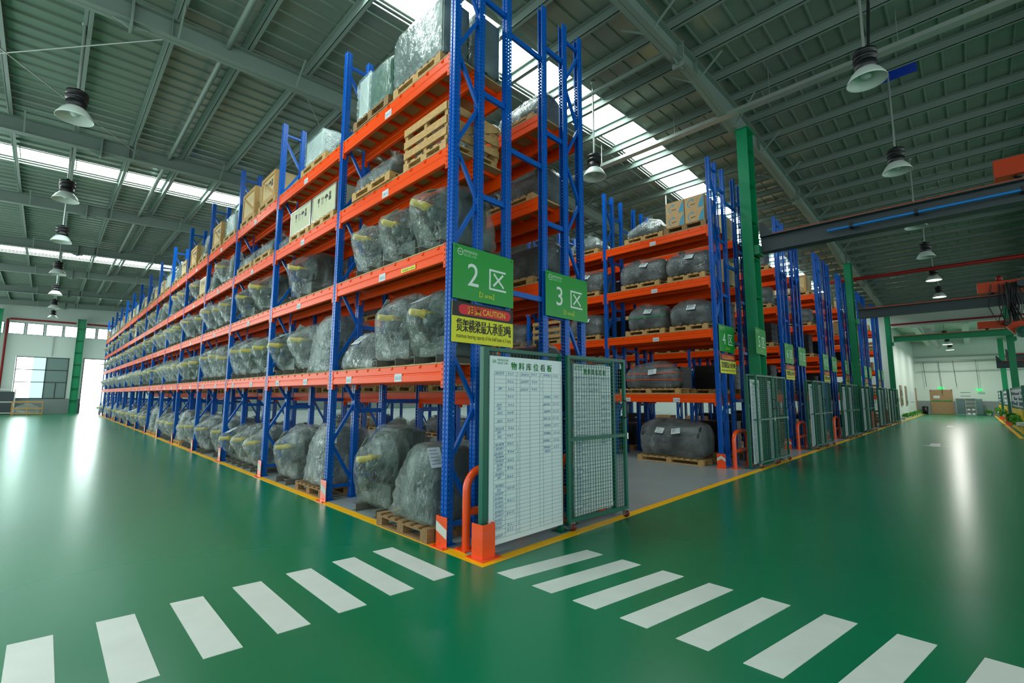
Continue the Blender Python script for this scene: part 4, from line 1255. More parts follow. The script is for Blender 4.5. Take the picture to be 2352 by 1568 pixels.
# ------------------------------------------------------------------ goods
class Hull:
    """taut plastic over a set of contact points: star-shaped convex skin"""
    def __init__(s, pts, center=None):
        bm = bmesh.new()
        for p in pts: bm.verts.new(p)
        bmesh.ops.convex_hull(bm, input=bm.verts)
        fs = [f for f in bm.faces]
        s.c = Vector(center) if center else sum((Vector(p) for p in pts), Vector()) / len(pts)
        bm.normal_update()
        N, H = [], []
        for f in fs:
            n = f.normal.copy()
            h = n.dot(f.verts[0].co - s.c)
            if h < 0: n, h = -n, -h
            if n.length > .5: N.append(n[:]); H.append(max(h, 1e-3))
        s.N = np.array(N); s.H = np.array(H)
        bm.free()
    def r(s, d):
        k = s.N @ np.array(d)
        k = np.where(k > 1e-5, s.H / np.maximum(k, 1e-5), 1e9)
        return float(k.min())
    def nrm(s, d):
        k = s.N @ np.array(d)
        k = np.where(k > 1e-5, s.H / np.maximum(k, 1e-5), 1e9)
        return Vector(s.N[int(k.argmin())])
    def at(s, d, off=0.0):
        d = Vector(d).normalized()
        return s.c + d * (s.r(d) + off)

def skin(hull, seed, sub=4, amp=.018, fold=.02, skirt=0.0, name='plastic_bag', key='film', zmin=0.004, tuft=None, nose=None):
    bm = bmesh.new()
    bmesh.ops.create_icosphere(bm, subdivisions=sub, radius=1)
    off = Vector((seed * 3.1, seed * 1.7, seed * .9))
    for v in bm.verts:
        d = v.co.normalized()
        r = hull.r(d)
        p = hull.c + d * r
        n1 = noise.noise(p * 3.2 + off)
        n2 = 1 - abs(noise.noise(p * 6.5 + off * 2)) * 2
        n3 = noise.noise(p * 16 + off)
        k = .006 + amp * abs(n1) + fold * max(0, n2 - .2) + amp * .3 * abs(n3)
        if nose is not None:
            e = p - nose
            a = math.atan2(e.y, e.z)
            rr = (e.y * e.y + e.z * e.z) ** .5
            pl = 1 - abs(math.sin(a * 4.5 + 2.2 * noise.noise(p * 2.0 + off)))
            k += .030 * pl ** 2 * min(1, rr / .15) * max(0, 1 - rr / .5) * (1 if e.x < .45 else 0)
        p = p + d * k
        if skirt and p.z < .16:
            a = math.atan2(d.y, d.x)
            e = skirt * (1 - p.z / .16) * (.6 + .6 * noise.noise(Vector((math.cos(a) * 5, math.sin(a) * 5, seed))))
            p += Vector((d.x, d.y, 0)) * e
        if tuft and d.z > .93:
            f = (d.z - .93) / .07
            p.z += tuft * f ** 2 * (1 + .5 * noise.noise(Vector((d.x * 30, d.y * 30, seed))))
        p.z = max(p.z, zmin)
        v.co = p
    for f in bm.faces: f.smooth = True
    me = bpy.data.meshes.new(name)
    bm.to_mesh(me); bm.free()
    me.materials.append(M[key])
    return me

def ringpts(axis, a, r, c, n=14):
    out = []
    for k in range(n):
        t = 2 * PI * k / n
        out.append((a, c[0] + r * math.cos(t), c[1] + r * math.sin(t)) if axis == 'x' else (c[0] + r * math.cos(t), a, c[1] + r * math.sin(t)))
    return out

def note(hull, d, w=.17, h=.24, seed=0):
    """paper slip stuck on the film, tangent to it"""
    d = Vector(d).normalized()
    p = hull.at(d, .02)
    n = hull.nrm(d)
    u = Vector((0, 0, 1)).cross(n)
    if u.length < .2: u = Vector((0, 1, 0))
    u.normalize(); v = n.cross(u)
    q = random.Random(seed)
    a = q.uniform(-.25, .25)
    u, v = u * math.cos(a) + v * math.sin(a), v * math.cos(a) - u * math.sin(a)
    mb = MB()
    def quad(x0, x1, y0, y1, o, mi):
        mb.add([p + u * x + v * y + n * (o + dz) for dz in (0, .002) for x, y in ((x0, y0), (x1, y0), (x1, y1), (x0, y1))],
               [(4, 5, 6, 7), (3, 2, 1, 0), (0, 1, 5, 4), (1, 2, 6, 5), (2, 3, 7, 6), (3, 0, 4, 7)], mi)
    quad(-w / 2, w / 2, -h / 2, h / 2, 0, 0)
    for k in range(5):
        y = h * (.36 - .17 * k)
        quad(-w * .4, w * (.1 + .3 * q.random()), y - .0025, y + .0025, .0021, 1)
    return mb.me('paper_label', ['paper', 'ink'])

def channels(d, ys, h=.1, x0=.0):
    out = []
    for y in ys:
        mb = MB()
        mb.prism([(y - .05, 0), (y + .05, 0), (y + .05, .008), (y - .042, .008), (y - .042, h - .008), (y + .05, h - .008), (y + .05, h), (y - .05, h)], 'x', x0, d)
        out.append(('base_channel', fixn(mb.me('base_channel', 'steelgrey')), None))
    return out

def t_compressor(w, h, d, seed, plug=True, film_key='film', body='castgreen', ch=True, over=.0):
    """bagged screw-machine casting: drum lying front to back, box base, hub with a yellow transport plug"""
    q = random.Random(seed)
    zb = .1 if ch else 0.0
    R = min(w, h) * .40
    cz = zb + h * .56
    mb = MB()
    mb.lathe([(0, .26), (R * .55, .26), (R * .6, .3), (R * 1.0, .3), (R * 1.0, .35), (R * .9, .36), (R * .9, .5), (R * .97, .51), (R * .97, .55), (R * .88, .56), (R * .86, d - .14), (R * .6, d - .06), (0, d - .06)], (0, 0, cz), 28, axis='x')
    for k in range(12):
        a = 2 * PI * k / 12
        mb.lathe([(0, .285), (.016, .285), (.016, .3), (0, .3)], (0, R * .88 * math.cos(a), cz + R * .88 * math.sin(a)), 6, axis='x')
    mb.lathe([(0, .06), (.07, .06), (.085, .1), (.09, .27)], (0, -.05 * w, cz - .05), 16, axis='x')
    mb.box(.22, d - .08, -w * .38, w * .38, zb, zb + h * .28)
    mb.box(.3, d - .2, -w * .30, w * .30, zb + h * .28, zb + h * .5)
    mb.box(.4, d * .66, -w * .22, w * .22, cz + R * .7, zb + h * .97)
    for k in range(5): mb.box(.58 + k * .05, .595 + k * .05, -R * .8, R * .8, cz - R * .8, cz + R * .96)
    mb.lathe([(0, .1), (.1, .1), (.11, .2), (0, .2)], (0, w * .22, zb + h * .25), 14, axis='x')
    parts = [('machine_body', mb.me('machine_body', body), 'dark grey-green casting')]
    tip = -.12 + over
    pz = cz + h * .04
    py = -.02 + q.uniform(-.06, .06)
    pts = ringpts('x', .26, R * .8, (0, cz)) + ringpts('x', .36, R * 1.03, (0, cz)) + ringpts('x', d - .1, R * .93, (0, cz)) + ringpts('x', d - .03, R * .6, (0, cz))
    for sx in (.16, d - .04):
        for sy in (-1, 1):
            pts.append((sx, sy * w * .43, zb + .02)); pts.append((sx + .05 if sx < .5 else sx, sy * w * .42, zb + h * .3))
    pts += [(.38, sy * w * .25, zb + h * 1.0) for sy in (-1, 1)] + [(d * .64, sy * w * .25, zb + h * 1.0) for sy in (-1, 1)]
    if plug:
        parts.append(('yellow_plug', MB().lathe([(0, tip), (.042, tip), (.042, tip + .16), (.056, tip + .165), (.056, tip + .19), (.036, .27), (0, .27)], (0, py, pz), 16, axis='x').me('yellow_plug', 'yellow'), 'yellow plastic plug'))
        pts += ringpts('x', tip - .012, .055, (py, pz), 8)
    pts += [(v[0], v[1] * 1.03, v[2]) for v in mb.v]
    hu = Hull(pts, (d * .45, 0, zb + h * .48))
    parts.append(('plastic_bag', skin(hu, seed, key=film_key, skirt=.05, zmin=zb * .4, nose=Vector((tip, py, pz))), 'clear crumpled plastic bag'))
    parts.append(('paper_label', note(hu, (-.62, q.uniform(-.1, .25), .5), seed=seed), 'white paper slip'))
    if ch: parts += channels(d, (-w * .27, w * .27), x0=.05)
    return parts

def t_hood(w, h, d, seed, body='castgreen', film_key='film'):
    """tall machine under a bag, no plug"""
    q = random.Random(seed)
    mb = MB()
    mb.box(.1, d - .1, -w * .36, w * .36, 0, h * .55)
    mb.lathe([(0, .06), (w * .2, .07), (w * .34, .16), (w * .36, d * .5), (w * .3, d - .12), (0, d - .08)], (0, 0, h * .62), 24, axis='x')
    mb.box(.2, d * .7, -w * .2, w * .2, h * .6, h * .95)
    mb.lathe([(0, 0), (.12, 0), (.12, .3), (0, .3)], (.12, -w * .2, h * .1), 14)
    pts = ringpts('x', .1, w * .3, (0, h * .62)) + ringpts('x', d - .1, w * .36, (0, h * .6))
    for sx in (.02, d - .02):
        for sy in (-1, 1): pts += [(sx, sy * w * .47, .01), (sx + (.05 if sx < .1 else -.05), sy * w * .42, h * .5)]
    pts += [(.22, sy * w * .22, h) for sy in (-1, 1)] + [(d * .75, sy * w * .24, h * .98) for sy in (-1, 1)]
    pts += [(v[0], v[1] * 1.03, v[2]) for v in mb.v]
    hu = Hull(pts, (d * .48, 0, h * .48))
    return [('machine_body', mb.me('machine_body', body), 'grey-green casting'), ('plastic_bag', skin(hu, seed, key=film_key, skirt=.06, nose=Vector((.1, 0, h * .8))), 'clear crumpled plastic bag'), ('paper_label', note(hu, (-.5, -.5, .6), seed=seed), 'white paper slip')]

def t_tank(L, r, seed, film_key='filmgrey', strap=None, peak=0.0, dark='castdark', notes=1, chopped=False):
    """long cylinder lying across the pallet in grey film; axis along y, centre y=0"""
    q = random.Random(seed)
    cx, cz = r + .03, r + .03
    mb = MB()
    mb.lathe([(0, -L / 2), (r * .7, -L / 2 + .01), (r * .96, -L / 2 + .06), (r, -L / 2 + .1), (r, L / 2 - .1), (r * .96, L / 2 - .06), (r * .7, L / 2 - .01), (0, L / 2)], (cx, 0, cz), 28, axis='y')
    for y in (-L * .28, L * .28): mb.box(cx - r * .7, cx + r * .7, y - .05, y + .05, 0, r * .6)
    mb.lathe([(0, cz), (.06, cz), (.06, cz + r + .05), (.09, cz + r + .05), (.09, cz + r + .08), (0, cz + r + .08)], (cx, L * .2, 0), 14)
    pts = []
    for y in (-L / 2 - .02, -L / 2 + .1, 0, L / 2 - .1, L / 2 + .02):
        k = .75 if abs(y) > L / 2 else 1.03
        pts += ringpts('y', y, r * k, (cx, cz))
    pts += [(sx, sy * L * .44, .01) for sx in (.04, 2 * r) for sy in (-1, 1)]
    pts += [(cx, L * .2 + a, cz + r + .09) for a in (-.08, .08)]
    if peak: pts += [(cx, -L * .22, cz + r + peak), (cx + .1, -L * .3, cz + r + peak * .8)]
    pts += [(v[0], v[1] * 1.01, v[2]) for v in mb.v]
    hu = Hull(pts, (cx, 0, cz))
    parts = [('tank_body', mb.me('tank_body', dark), 'dark cylinder'), ('plastic_bag', skin(hu, seed, key=film_key, amp=.014, fold=.03), 'grey plastic film')]
    for k in range(notes):
        parts.append(('paper_label', note(hu, (-.8, (-.22 + .55 * k) * L, .42), .22, .16, seed + k), 'white paper slip'))
    if strap:
        for z in ((.35, .72) if strap == 'straporange' else (.5,)):
            sm = MB()
            n = 48
            rows = []
            for k in range(n):
                a = 2 * PI * k / n
                for dz in (-.018, .018):
                    d = Vector((math.cos(a), math.sin(a) * (L / (2 * r)), (z - .5) * 1.4 + dz * 2))
                    rows.append(hu.at(d, .03))
            sm.add(rows, [(2 * k, 2 * ((k + 1) % n), 2 * ((k + 1) % n) + 1, 2 * k + 1) for k in range(n)])
            parts.append(('strap', sm.me('strap', strap), None))
    return parts

def t_tied(w, h, d, seed, film_key='film'):
    """low goods in a big bag gathered to a knot at the top"""
    mb = MB()
    mb.box(.08, d - .1, -w * .38, w * .38, 0, h * .45)
    mb.lathe([(0, -w * .3), (h * .3, -w * .3), (h * .33, 0), (h * .3, w * .3), (0, w * .3)], (d * .4, 0, h * .5), 20, axis='y')
    pts = [(sx, sy * w * .48, z) for sx in (.02, d - .03) for sy in (-1, 1) for z in (.01, h * .35)] + [(d * .35, sy * w * .3, h * .82) for sy in (-1, 1)] + [(d * .42, 0, h), (d * .6, w * .2, h * .85)]
    pts += [tuple(v) for v in mb.v]
    hu = Hull(pts, (d * .45, 0, h * .4))
    k = MB()
    q = random.Random(seed)
    top = hu.at((0, 0, 1))
    for i in range(9):
        a = 2 * PI * i / 9
        k.add([top + Vector((math.cos(a) * .02, math.sin(a) * .02, -.03)), top + Vector((math.cos(a) * .09, math.sin(a) * .09, q.uniform(.08, .15))), top + Vector((math.cos(a + .6) * .1, math.sin(a + .6) * .1, q.uniform(.06, .13)))], [(0, 1, 2)])
    return [('packed_goods', mb.me('packed_goods', 'castdark'), 'dark goods'), ('plastic_bag', skin(hu, seed, key=film_key, amp=.02, fold=.03, nose=hu.at((-.3, 0, 1))), 'clear gathered plastic bag'), ('bag_knot', k.me('bag_knot', film_key), None)]

def t_cabinet(w, h, d, seed, key='cabinet'):
    mb = MB()
    mb.box(.012, d, -w / 2, w / 2, .01, h)
    mb.box(.002, .012, -w / 2 + .03, w / 2 - .03, .04, h - .03)
    mb.box(-.004, .002, w / 2 - .1, w / 2 - .07, h * .45, h * .6)
    x = .03
    pts = [(sx, sy * (w / 2 + .015), z) for sx in (-.02, d + .015) for sy in (-1, 1) for z in (.0, h + .015)]
    hu = Hull(pts, (d / 2, 0, h / 2))
    return [('cabinet_body', mb.me('cabinet_body', key), None), ('stretch_wrap', skin(hu, seed, key='wrap', amp=.006, fold=.01, sub=4, name='stretch_wrap'), 'clear stretch wrap')]

def t_crate(w, h, d, key='palecrate', marks=True, battens=False):
    body = MB().box(0.006, d, -w / 2, w / 2, 0, h)
    parts = [('crate_body', body.me('crate_body', key), None)]
    e = MB()
    if battens:
        def bt(x0, x1, y0, y1, z0, z1): parts.append(('batten', MB().box(x0, x1, y0, y1, z0, z1).me('crate_batten', 'wood'), None))
        for y0 in (-w / 2, w / 2 - .07): bt(-.012, .006, y0, y0 + .07, 0, h)
        for z0 in (0, h - .08): bt(-.012, .006, -w / 2 + .07, w / 2 - .07, z0, z0 + .08)
        parts.append(('diagonal_batten', e.bar((-.003, -w / 2 + .07, .1), (-.003, w / 2 - .07, h - .1), .05, .016, up=(1, 0, 0)).me('crate_brace', 'wood'), None))
        for x0 in (0.006, d - .07): bt(x0, x0 + .07, -w / 2 - .014, -w / 2, 0, h)
    else:
        for y0 in (-w / 2 - .002, w / 2 - .028): e.box(0, .03, y0, y0 + .03, 0, h)
        e.box(0.0, .012, -w / 2, w / 2, 0, .025).box(0, .012, -w / 2, w / 2, h - .025, h)
        parts.append(('steel_edging', e.me('crate_edging', 'zinc'), None))
    if marks:
        mk = MB()
        def P(pts): mk.add([(.0045, -p[0], p[1]) for p in pts], [tuple(range(len(pts)))])
        s = min(.16, h * .3); z = h * .5
        a = -w * .22
        P([(a - s * .3, z + s), (a + s * .3, z + s), (a + s * .22, z + s * .5), (a, z + s * .35), (a - s * .22, z + s * .5)]); P([(a - s * .04, z), (a + s * .04, z), (a + s * .04, z + s * .4), (a - s * .04, z + s * .4)]); P([(a - s * .2, z), (a + s * .2, z), (a + s * .2, z + s * .06), (a - s * .2, z + s * .06)])
        a = -w * .06
        for o in (-.18, .18):
            b = a + o * s; P([(b - s * .05, z), (b + s * .05, z), (b + s * .05, z + s * .7), (b - s * .05, z + s * .7)]); P([(b - s * .15, z + s * .68), (b + s * .15, z + s * .68), (b, z + s)])
        a = w * .1
        P([(a + s * .5 * math.cos(t), z + s * .5 + s * .45 * math.sin(t)) for t in [PI * k / 8 for k in range(9)]]); P([(a - s * .04, z), (a + s * .04, z), (a + s * .04, z + s * .5), (a - s * .04, z + s * .5)])
        a = w * .25
        P([(a - s * .3, z), (a + s * .3, z), (a + s * .3, z + s * .5), (a - s * .3, z + s * .5)]); P([(a - s * .22, z + s * .56), (a + s * .22, z + s * .56), (a + s * .22, z + s), (a - s * .22, z + s)])
        parts.append(('handling_marks', mk.me('crate_marks', 'signblack'), None))
    return parts

def t_slatcrate(w, h, d, seed, fill=True, key='wood'):
    parts = []
    ob_ = []
    for x in (0, d - .05):
        for y in (-w / 2, -.03, w / 2 - .06): ob_.append(('post', MB().box(x, x + .05, y, y + .06, 0, h).me('crate_post', key), None))
    s = MB()
    for z in (.06, h * .42, h - .11):
        s.box(-.02, 0, -w / 2, w / 2, z, z + .1); s.box(d, d + .02, -w / 2, w / 2, z, z + .1)
        s.box(0, d, -w / 2 - .02, -w / 2, z, z + .1); s.box(0, d, w / 2, w / 2 + .02, z, z + .1)
    s.bar((.05, -w / 2 - .03, .1), (d - .05, -w / 2 - .03, h - .06), .08, .016, up=(0, 1, 0))
    ob_.append(('slats', s.me('crate_slats', key), None))
    if fill:
        pts = [(sx, sy * w * .4, z) for sx in (.07, d - .08) for sy in (-1, 1) for z in (.02, h * .55)] + [(d / 2, 0, h * .85)]
        ob_.append(('bagged_contents', skin(Hull(pts, (d / 2, 0, h * .35)), seed, key='filmwhite', sub=3, name='crate_contents'), 'plastic-bagged contents'))
    return ob_

def t_carton(w, h, d, blue=False):
    parts = [('carton_body', MB().box(0, d, -w / 2, w / 2, 0, h).me('carton_body', 'carton'), None)]
    if blue:
        b = MB()
        def P(pts, mi=0): b.add([(-.002, -p[0], p[1]) for p in pts], [tuple(range(len(pts)))], mi)
        P([(w * .18, .01), (w * .48, .01), (w * .48, h * .96), (w * .32, h * .6)])
        n = 10
        for a0, r0 in ((2.0, .42),):
            P([(w * .05 - w * r0 * math.cos(t), h * .45 + h * r0 * math.sin(t)) for t in [-.9 + 2.0 * k / n for k in range(n + 1)]] + [(w * .05 - w * (r0 - .05) * math.cos(t), h * .45 + h * (r0 - .05) * math.sin(t)) for t in [1.1 - 2.0 * k / n for k in range(n + 1)]])
        P([(-w * .08 + .03 * math.cos(t), h * .72 + .03 * math.sin(t)) for t in [2 * PI * k / 12 for k in range(12)]])
        P([(-w * .2, h * .32), (w * .05, h * .36), (w * .05, h * .42), (-w * .2, h * .38)], 1)
        parts.append(('printed_pattern', b.me('carton_print', ['cartonblue', 'signblack']), None))
    else:
        parts.append(('tape', MB().box(-.002, 0, -.03, .03, 0, h).box(0, d, -.03, .03, h, h + .001).me('carton_tape', 'ply'), None))
    return parts

def t_case(w, h, d, seed):
    q = random.Random(seed)
    mb = MB().box(0, d, -w / 2, w / 2, 0, h - .03)
    l = MB().box(-.015, d + .015, -w / 2 - .015, w / 2 + .015, h - .03, h)
    for k in range(4): l.box(-.012, 0, -w / 2 + (k + .5) * w / 4 - .015, -w / 2 + (k + .5) * w / 4 + .015, .02, h - .03)
    return [('case_body', mb.me('case_body', 'black'), None), ('case_lid', l.me('case_lid', 'black'), None), ('case_tag', MB().box(-.016, -.0152, .02, .09, .03, .07).me('case_tag', 'paper'), 'small white tag')]

def t_pallet(wy, dx, h=.13, key='wood'):
    d = MB()
    n = max(5, int(wy / .14))
    for k in range(n):
        y = -wy / 2 + (wy - .1) * k / (n - 1)
        d.box(0, dx, y, y + .1, h - .022, h)
    parts = [('deck_boards', d.me('pallet_deck', key), None)]
    for x in (0, dx / 2 - .05, dx - .1):
        s = MB()
        s.box(x, x + .1, -wy / 2, wy / 2, h - .04, h - .0225)
        s.box(x, x + .1, -wy / 2, wy / 2, 0, .02)
        for y in (-wy / 2, -.065, wy / 2 - .13): s.box(x, x + .1, y, y + .13, .02, h - .04)
        parts.append(('stringer', s.me('pallet_stringer', key), None))
    return parts

T = {}
def kit(key, f, *a, **k):
    if key not in T: T[key] = f(*a, **k)
    return key
COMP = [kit(f'comp{i}', t_compressor, w, h, d, 20 + i, True, fk, 'castgreen', True, ov) for i, (w, h, d, fk, ov) in enumerate([
    (.84, .86, .95, 'film', .0), (.9, .92, .95, 'filmwhite', .04), (.8, .8, .93, 'film', -.04), (.74, .84, .93, 'filmwhite', .0), (.86, .78, .95, 'film', .03), (.7, .76, .9, 'filmwhite', .02)])]
kit('compbig', t_compressor, 1.02, 1.06, .97, 40, True, 'film', 'castgreen', True, .04)
kit('complong', t_compressor, .92, .86, .98, 41, True, 'filmgrey', 'castgreen', True, .02)
kit('compflat', t_compressor, .95, .56, .9, 42, False, 'filmwhite', 'castgreen', False)
kit('hood0', t_hood, .92, .84, .92, 50); kit('hood1', t_hood, .86, .96, .95, 51, 'castgreen', 'filmwhite'); kit('hood2', t_hood, .78, .76, .9, 52)
kit('tied0', t_tied, 1.15, .54, .9, 60); kit('tied1', t_tied, .95, .4, .85, 61, 'filmgrey'); kit('tied3', t_tied, .42, .42, .8, 63, 'filmgrey'); kit('tied2', t_tied, 1.0, .55, .9, 62)
TANK = [kit('tank0', t_tank, 1.62, .40, 70, notes=2), kit('tank1', t_tank, 1.0, .3, 71, strap='strapgreen'), kit('tank2', t_tank, 1.25, .30, 72), kit('tank3', t_tank, 1.05, .28, 73), kit('tank4', t_tank, 1.35, .26, 74, strap='straporange', peak=.16), kit('tank5', t_tank, .95, .27, 75, peak=.08)]
kit('cabbig', t_cabinet, 1.16, .80, .42, 80, 'cabinetdark'); kit('cab', t_cabinet, .60, .62, .5, 81, 'cabinet'); kit('cabslim', t_cabinet, .36, .70, .5, 82, 'paper'); kit('cabback', t_cabinet, .5, .8, .42, 83, 'cabinetdark'); kit('cabdark', t_cabinet, .45, .72, .4, 84, 'black')
kit('wrapbox', t_cabinet, .8, .5, .7, 85, 'paper')
kit('crate', t_crate, 1.0, .5, .85); kit('cratew', t_crate, .9, .62, .8, 'crateply', True, True); kit('cratep', t_crate, .75, .5, .75, 'crateply', True); kit('crateb', t_crate, .95, .7, .85, 'crateply', False, True)
kit('slat', t_slatcrate, .95, .50, .85, 90); kit('slat2', t_slatcrate, 1.15, .6, .85, 91, True, 'wood')
kit('carton', t_carton, .55, .4, .5); kit('cartonblue', t_carton, .48, .33, .6, True); kit('cartonbig', t_carton, .8, .55, .6)
kit('case', t_case, 1.0, .16, .7, 95); kit('case2', t_case, .8, .2, .65, 96)
kit('pal', t_pallet, 1.12, .9); kit('palold', t_pallet, 1.08, .92, .15, 'oldwood'); kit('palwide', t_pallet, 1.68, .95); kit('pals', t_pallet, .95, .85)
PH = {'pal': .13, 'palold': .15, 'palwide': .13, 'pals': .13}
INFO = {'comp': ('bagged_machine', 'clear-bagged machine with yellow plug', 'machine', 'bagged machines with yellow plugs'), 'hood': ('bagged_machine', 'hooded plastic-bagged machine without plug', 'machine', 'bagged machines without plugs'), 'tied': ('bagged_goods', 'goods in gathered plastic bag', 'bag', 'goods in gathered bags'),
        'tank': ('wrapped_tank', 'film-wrapped dark tank', 'tank', 'film-wrapped dark tanks'), 'cab': ('wrapped_cabinet', 'stretch-wrapped metal cabinet', 'cabinet', 'stretch-wrapped cabinets'), 'wrap': ('wrapped_box', 'pale stretch-wrapped box', 'box', 'stretch-wrapped boxes'),
        'crate': ('wooden_crate', 'closed wooden crate', 'crate', 'wooden crates'), 'slat': ('slatted_crate', 'open slatted wooden crate', 'crate', 'slatted crates'), 'carton': ('cardboard_carton', 'brown cardboard carton', 'carton', 'cardboard cartons'), 'case': ('black_case', 'flat black plastic case', 'case', 'stacked black cases'), 'pal': ('wooden_pallet', 'wooden pallet', 'pallet', 'wooden pallets')}
def info(k):
    for p in sorted(INFO, key=len, reverse=True):
        if k.startswith(p): return INFO[p]
PLACED = []
def place(kitname, rk, bay, lvl, x, y, z, facing=-1, note_=None, small=False):
    PLACED.append((kitname, rk, bay, lvl, x, y, z, facing, note_, small))
def flush():
    cells = {}
    for p in PLACED:
        nm = info(p[0])[0]
        cells.setdefault((p[1], p[2], p[3], info(p[0])[1], p[8]), []).append(p)
    for (rk, bay, lvl, desc, nt), lst in cells.items():
        lst.sort(key=lambda p: (round(p[5], 1), p[6], abs(p[4])))
        for i, (kn, _, _, _, x, y, z, fc, _, small) in enumerate(lst):
            nm, _, cat, grp = info(kn)
            if nt: lab = nt
            else:
                lab = f'{desc}, {SHELF[lvl]} of {rk} area rack, {ORD[bay]} bay'
                if len(lst) > 1: lab = f'{desc}, {SHELF[lvl]} of {rk} area rack, {ORD[bay]} bay, {ORD[i]} one'
            t = thing(nm, lab, cat, (x, y, z), 0 if fc < 0 else PI, grp)
            for pn, me, pl in T[kn]:
                if small and pn in ('base_channel', 'paper_label', 'bag_knot'): continue
                ob(pn, me, t, label=pl)
S2 = [0.0] + [z + DK + .0008 for z in LEV2]
SR = [0.0] + [z + DK + .0008 for z in LEVR]
FL = .0028
def onpal(kitname, pal, rk, bay, lvl, x, y, z, facing=-1, px=None, py=0.0, **k):
    place(pal, rk, bay, lvl, (x if px is None else px), y + py, z, facing)
    place(kitname, rk, bay, lvl, x + (.02 if facing < 0 else -.02), y, z + PH[pal] + .001, facing, **k)

# --- 2 area rack: the first two bays as photographed, then row upon row
z0 = FL
onpal('hood0', 'palold', 2, 0, 0, -.06, .66, z0, px=-.10, py=.08)
place('compbig', 2, 0, 0, -.02, 1.86, z0)
place('hood1', 2, 1, 0, .05, 3.68, z0 + .152); place('palold', 2, 1, 0, .0, 3.68, z0 + .0)
place('comp1', 2, 1, 0, -.04, 4.98, z0)
for yb, kn in ((.56, 'comp0'), (1.47, 'comp1'), (2.46, 'compflat')): place(kn, 2, 0, 1, -.02, yb, S2[1])
for yb, kn in ((3.56, 'hood1'), (4.42, 'comp3'), (5.4, 'comp2')): place(kn, 2, 1, 1, -.03, yb, S2[1])
for yb, kn in ((.53, 'comp2'), (1.38, 'comp4'), (2.22, 'comp5')): place(kn, 2, 0, 2, -.02, yb, S2[2])
place('complong', 2, 1, 2, -.02, 4.85, S2[2])
onpal('slat', 'pals', 2, 0, 3, .03, .66, S2[3])
onpal('tied0', 'pal', 2, 0, 3, -.03, 1.95, S2[3])
onpal('crate', 'pals', 2, 1, 3, .02, 3.76, S2[3]); onpal('crate', 'pals', 2, 1, 3, .02, 4.82, S2[3])
place('tied3', 2, 1, 3, .02, 5.64, S2[3])
onpal('cabbig', 'pal', 2, 0, 4, .0, .86, S2[4])
place('cab', 2, 0, 4, .03, 1.83, S2[4] + .151); place('cabslim', 2, 0, 4, .03, 2.36, S2[4] + .151); place('palold', 2, 0, 4, -.01, 2.08, S2[4])
place('cabback', 2, 0, 4, .50, .45, S2[4] + .131); place('cabdark', 2, 0, 4, .51, 1.06, S2[4] + .131)
onpal('wrapbox', 'pal', 2, 1, 4, .0, 4.25, S2[4]); place('tied3', 2, 1, 4, .03, 3.36, S2[4])
q = random.Random(21)
for b in range(2, 15):
    y0 = b * W + .13
    span = W - .16
    small = b > 7
    for lvl in (0, 1, 2):
        zz = FL if lvl == 0 else S2[lvl]
        n = 3 if q.random() < (.8 if lvl else .5) else 4 if lvl == 1 else 2
        if lvl == 1 and b >= 8: n = 4
        pool = ['comp0', 'comp1', 'comp3', 'comp4', 'comp2', 'comp5'] if lvl != 0 else ['comp1', 'comp3', 'comp0', 'hood1', 'comp2', 'comp3']
        for i in range(n):
            kn = q.choice([k for k in pool if lvl < 2 or k != 'comp1'] if n < 4 else ['comp5', 'comp3'])
            yy = y0 + span * (i + .5) / n + q.uniform(-.03, .03)
            if lvl == 0 and kn.startswith('hood'):
                onpal(kn, 'pals', 2, b, 0, .0, yy, zz, small=small)
            else: place(kn, 2, b, lvl, q.uniform(-.06, .02), yy, zz, small=small)
    r = q.random()
    if b == 2: onpal('tied2', 'pal', 2, b, 3, .0, y0 + .8, S2[3]); onpal('tied0', 'pal', 2, b, 3, .0, y0 + 2.1, S2[3])
    elif b in (4, 9): onpal('cratep', 'pals', 2, b, 3, .02, y0 + .6, S2[3], small=small); place('comp5', 2, b, 3, .0, y0 + 1.7, S2[3], small=small)
    else:
        for i in range(3): place(q.choice(['comp5', 'comp2', 'hood2', 'comp5']), 2, b, 3, q.uniform(-.04, .02), y0 + span * (i + .5) / 3, S2[3], small=small)
    ty = q.choice([('cratew', 'wrapbox'), ('wrapbox', 'cratep'), ('cratep', 'hood2'), ('hood2', 'cratew')]) if b not in (2, 3) else (('cratew', 'crateb') if b == 2 else ('wrapbox', 'cratew'))
    for i, kn in enumerate(ty):
        onpal(kn, 'pal', 2, b, 4, .0, y0 + span * (i + .5) / 2, S2[4], small=small)

# --- 3 area rack, back to back; its goods face the next aisle
X3 = 2.4915 + PW
q = random.Random(5)
for b in range(0, 11):
    y0 = b * W + .13; span = W - .16
    for lvl in range(5):
        zz = FL if lvl == 0 else SR[lvl]
        for i in range(2):
            kn = q.choice(['tank2', 'tank3', 'tank5', 'tied2', 'tank1'])
            if b > 2 and lvl > 2 or b > 5 and lvl > 1: continue
            onpal(kn, 'pal', 3, b, lvl, X3 - .0, y0 + span * (i + .5) / 2, zz, 1, small=b > 2)
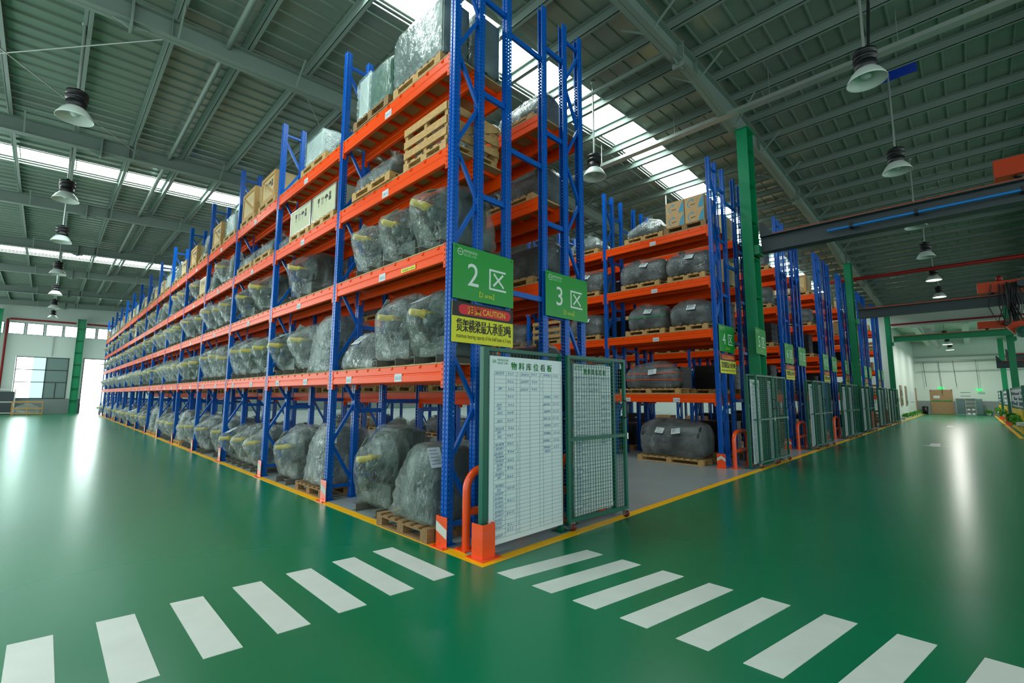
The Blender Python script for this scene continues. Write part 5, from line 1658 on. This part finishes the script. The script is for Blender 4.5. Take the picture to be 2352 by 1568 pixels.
# --- 4 area rack, facing the camera across the aisle
onpal('tank0', 'palwide', 4, 0, 0, RX4 - .12, 1.25, FL)
onpal('tank4', 'palwide', 4, 0, 1, RX4, 1.80, SR[1])
onpal('tank1', 'pal', 4, 0, 2, RX4, 1.86, SR[2]); onpal('tank5', 'pals', 4, 0, 2, RX4, .69, SR[2])
onpal('tank2', 'pal', 4, 0, 3, RX4, 1.96, SR[3]); onpal('tank3', 'pals', 4, 0, 3, RX4, .70, SR[3])
onpal('tied2', 'pal', 4, 0, 4, RX4, 1.82, SR[4])
place('palold', 4, 0, 4, RX4, .68, SR[4])
for i in range(2):
    for j in range(2): place('cartonblue', 4, 0, 4, RX4 + .03, .42 + i * .5, SR[4] + .151 + j * .331)
q = random.Random(8)
for b in range(1, 7):
    y0 = b * W + .13; span = W - .16
    for lvl in range(5):
        zz = FL if lvl == 0 else SR[lvl]
        for i in range(2):
            if b > 3 and lvl > 1: continue
            kn = q.choice(['tank2', 'tank3', 'tank5', 'tied2', 'tank1', 'slat2'] if lvl != 4 else ['tied2', 'tank3', 'slat2'])
            onpal(kn, 'pal', 4, b, lvl, RX4, y0 + span * (i + .5) / 2, zz, small=b > 1)
# --- racks further along the right aisle
q = random.Random(13)
def fill(rk, X, nb, facing, lv):
    for b in range(nb):
        y0 = b * W + .13; span = W - .16
        for lvl in range(5):
            zz = FL if lvl == 0 else lv[lvl]
            for i in range(2):
                yy = y0 + span * (i + .5) / 2
                kn = q.choice([['case', 'case2', 'cartonbig'], ['case', 'case2', 'case'], ['case', 'case2', 'case', 'cartonbig'], ['slat2', 'crateb', 'tank3', 'case'], ['tied2', 'crateb', 'tank5', 'slat2']][lvl])
                if rk > 9 and (lvl > 2 or kn.startswith('case') and rk > 11): kn = q.choice(['cratep', 'crateb', 'cartonbig', 'slat2'])
                if kn.startswith('case'):
                    place('pal', rk, b, lvl, X, yy, zz, facing)
                    for j in range(3 if rk > 9 else 4): place(kn, rk, b, lvl, X + (.1 if facing < 0 else -.1), yy, zz + .131 + j * (.161 if kn == 'case' else .201), facing, None, False)
                else: onpal(kn, 'pal', rk, b, lvl, X, yy, zz, facing, small=True)
for gi, (px, (na, nb_)) in enumerate(zip(PAIR, NBAY)):
    if gi: fill(4 + 2 * gi, px, na, -1, SR)
    fill(5 + 2 * gi, px + 2.4915 + PW, min(nb_, 3), 1, SR)
flush()

# --- things standing by the far left wall
t = thing('slatted_crate', 'long slatted wooden crate on the floor below the tall far left window', 'crate', (-4.0, 49.0, 0), PI / 2 * 3)
for pn, me, pl in t_slatcrate(1.7, 1.05, .7, 97, True, 'wood'): ob(pn, me, t, label=pl)
nb = thing('notice_rack', 'white framed notice rack at the far left edge of the hall', 'notice rack', (-5.75, 49.3, 0))
fr = MB()
for x in (0, .95): fr.box(x, x + .07, 0, .07, 0, 2.0)
for z in (.1, .95, 1.93): fr.box(.07, .95, 0, .07, z, z + .07)
ob('rack_frame', fr.me('notice_rack_frame', 'pot'), nb)
for z in (.17, 1.02): ob('notice_panel', MB().box(.07, .95, .02, .04, z, z + .78).me('notice_rack_panel', 'crane'), nb)
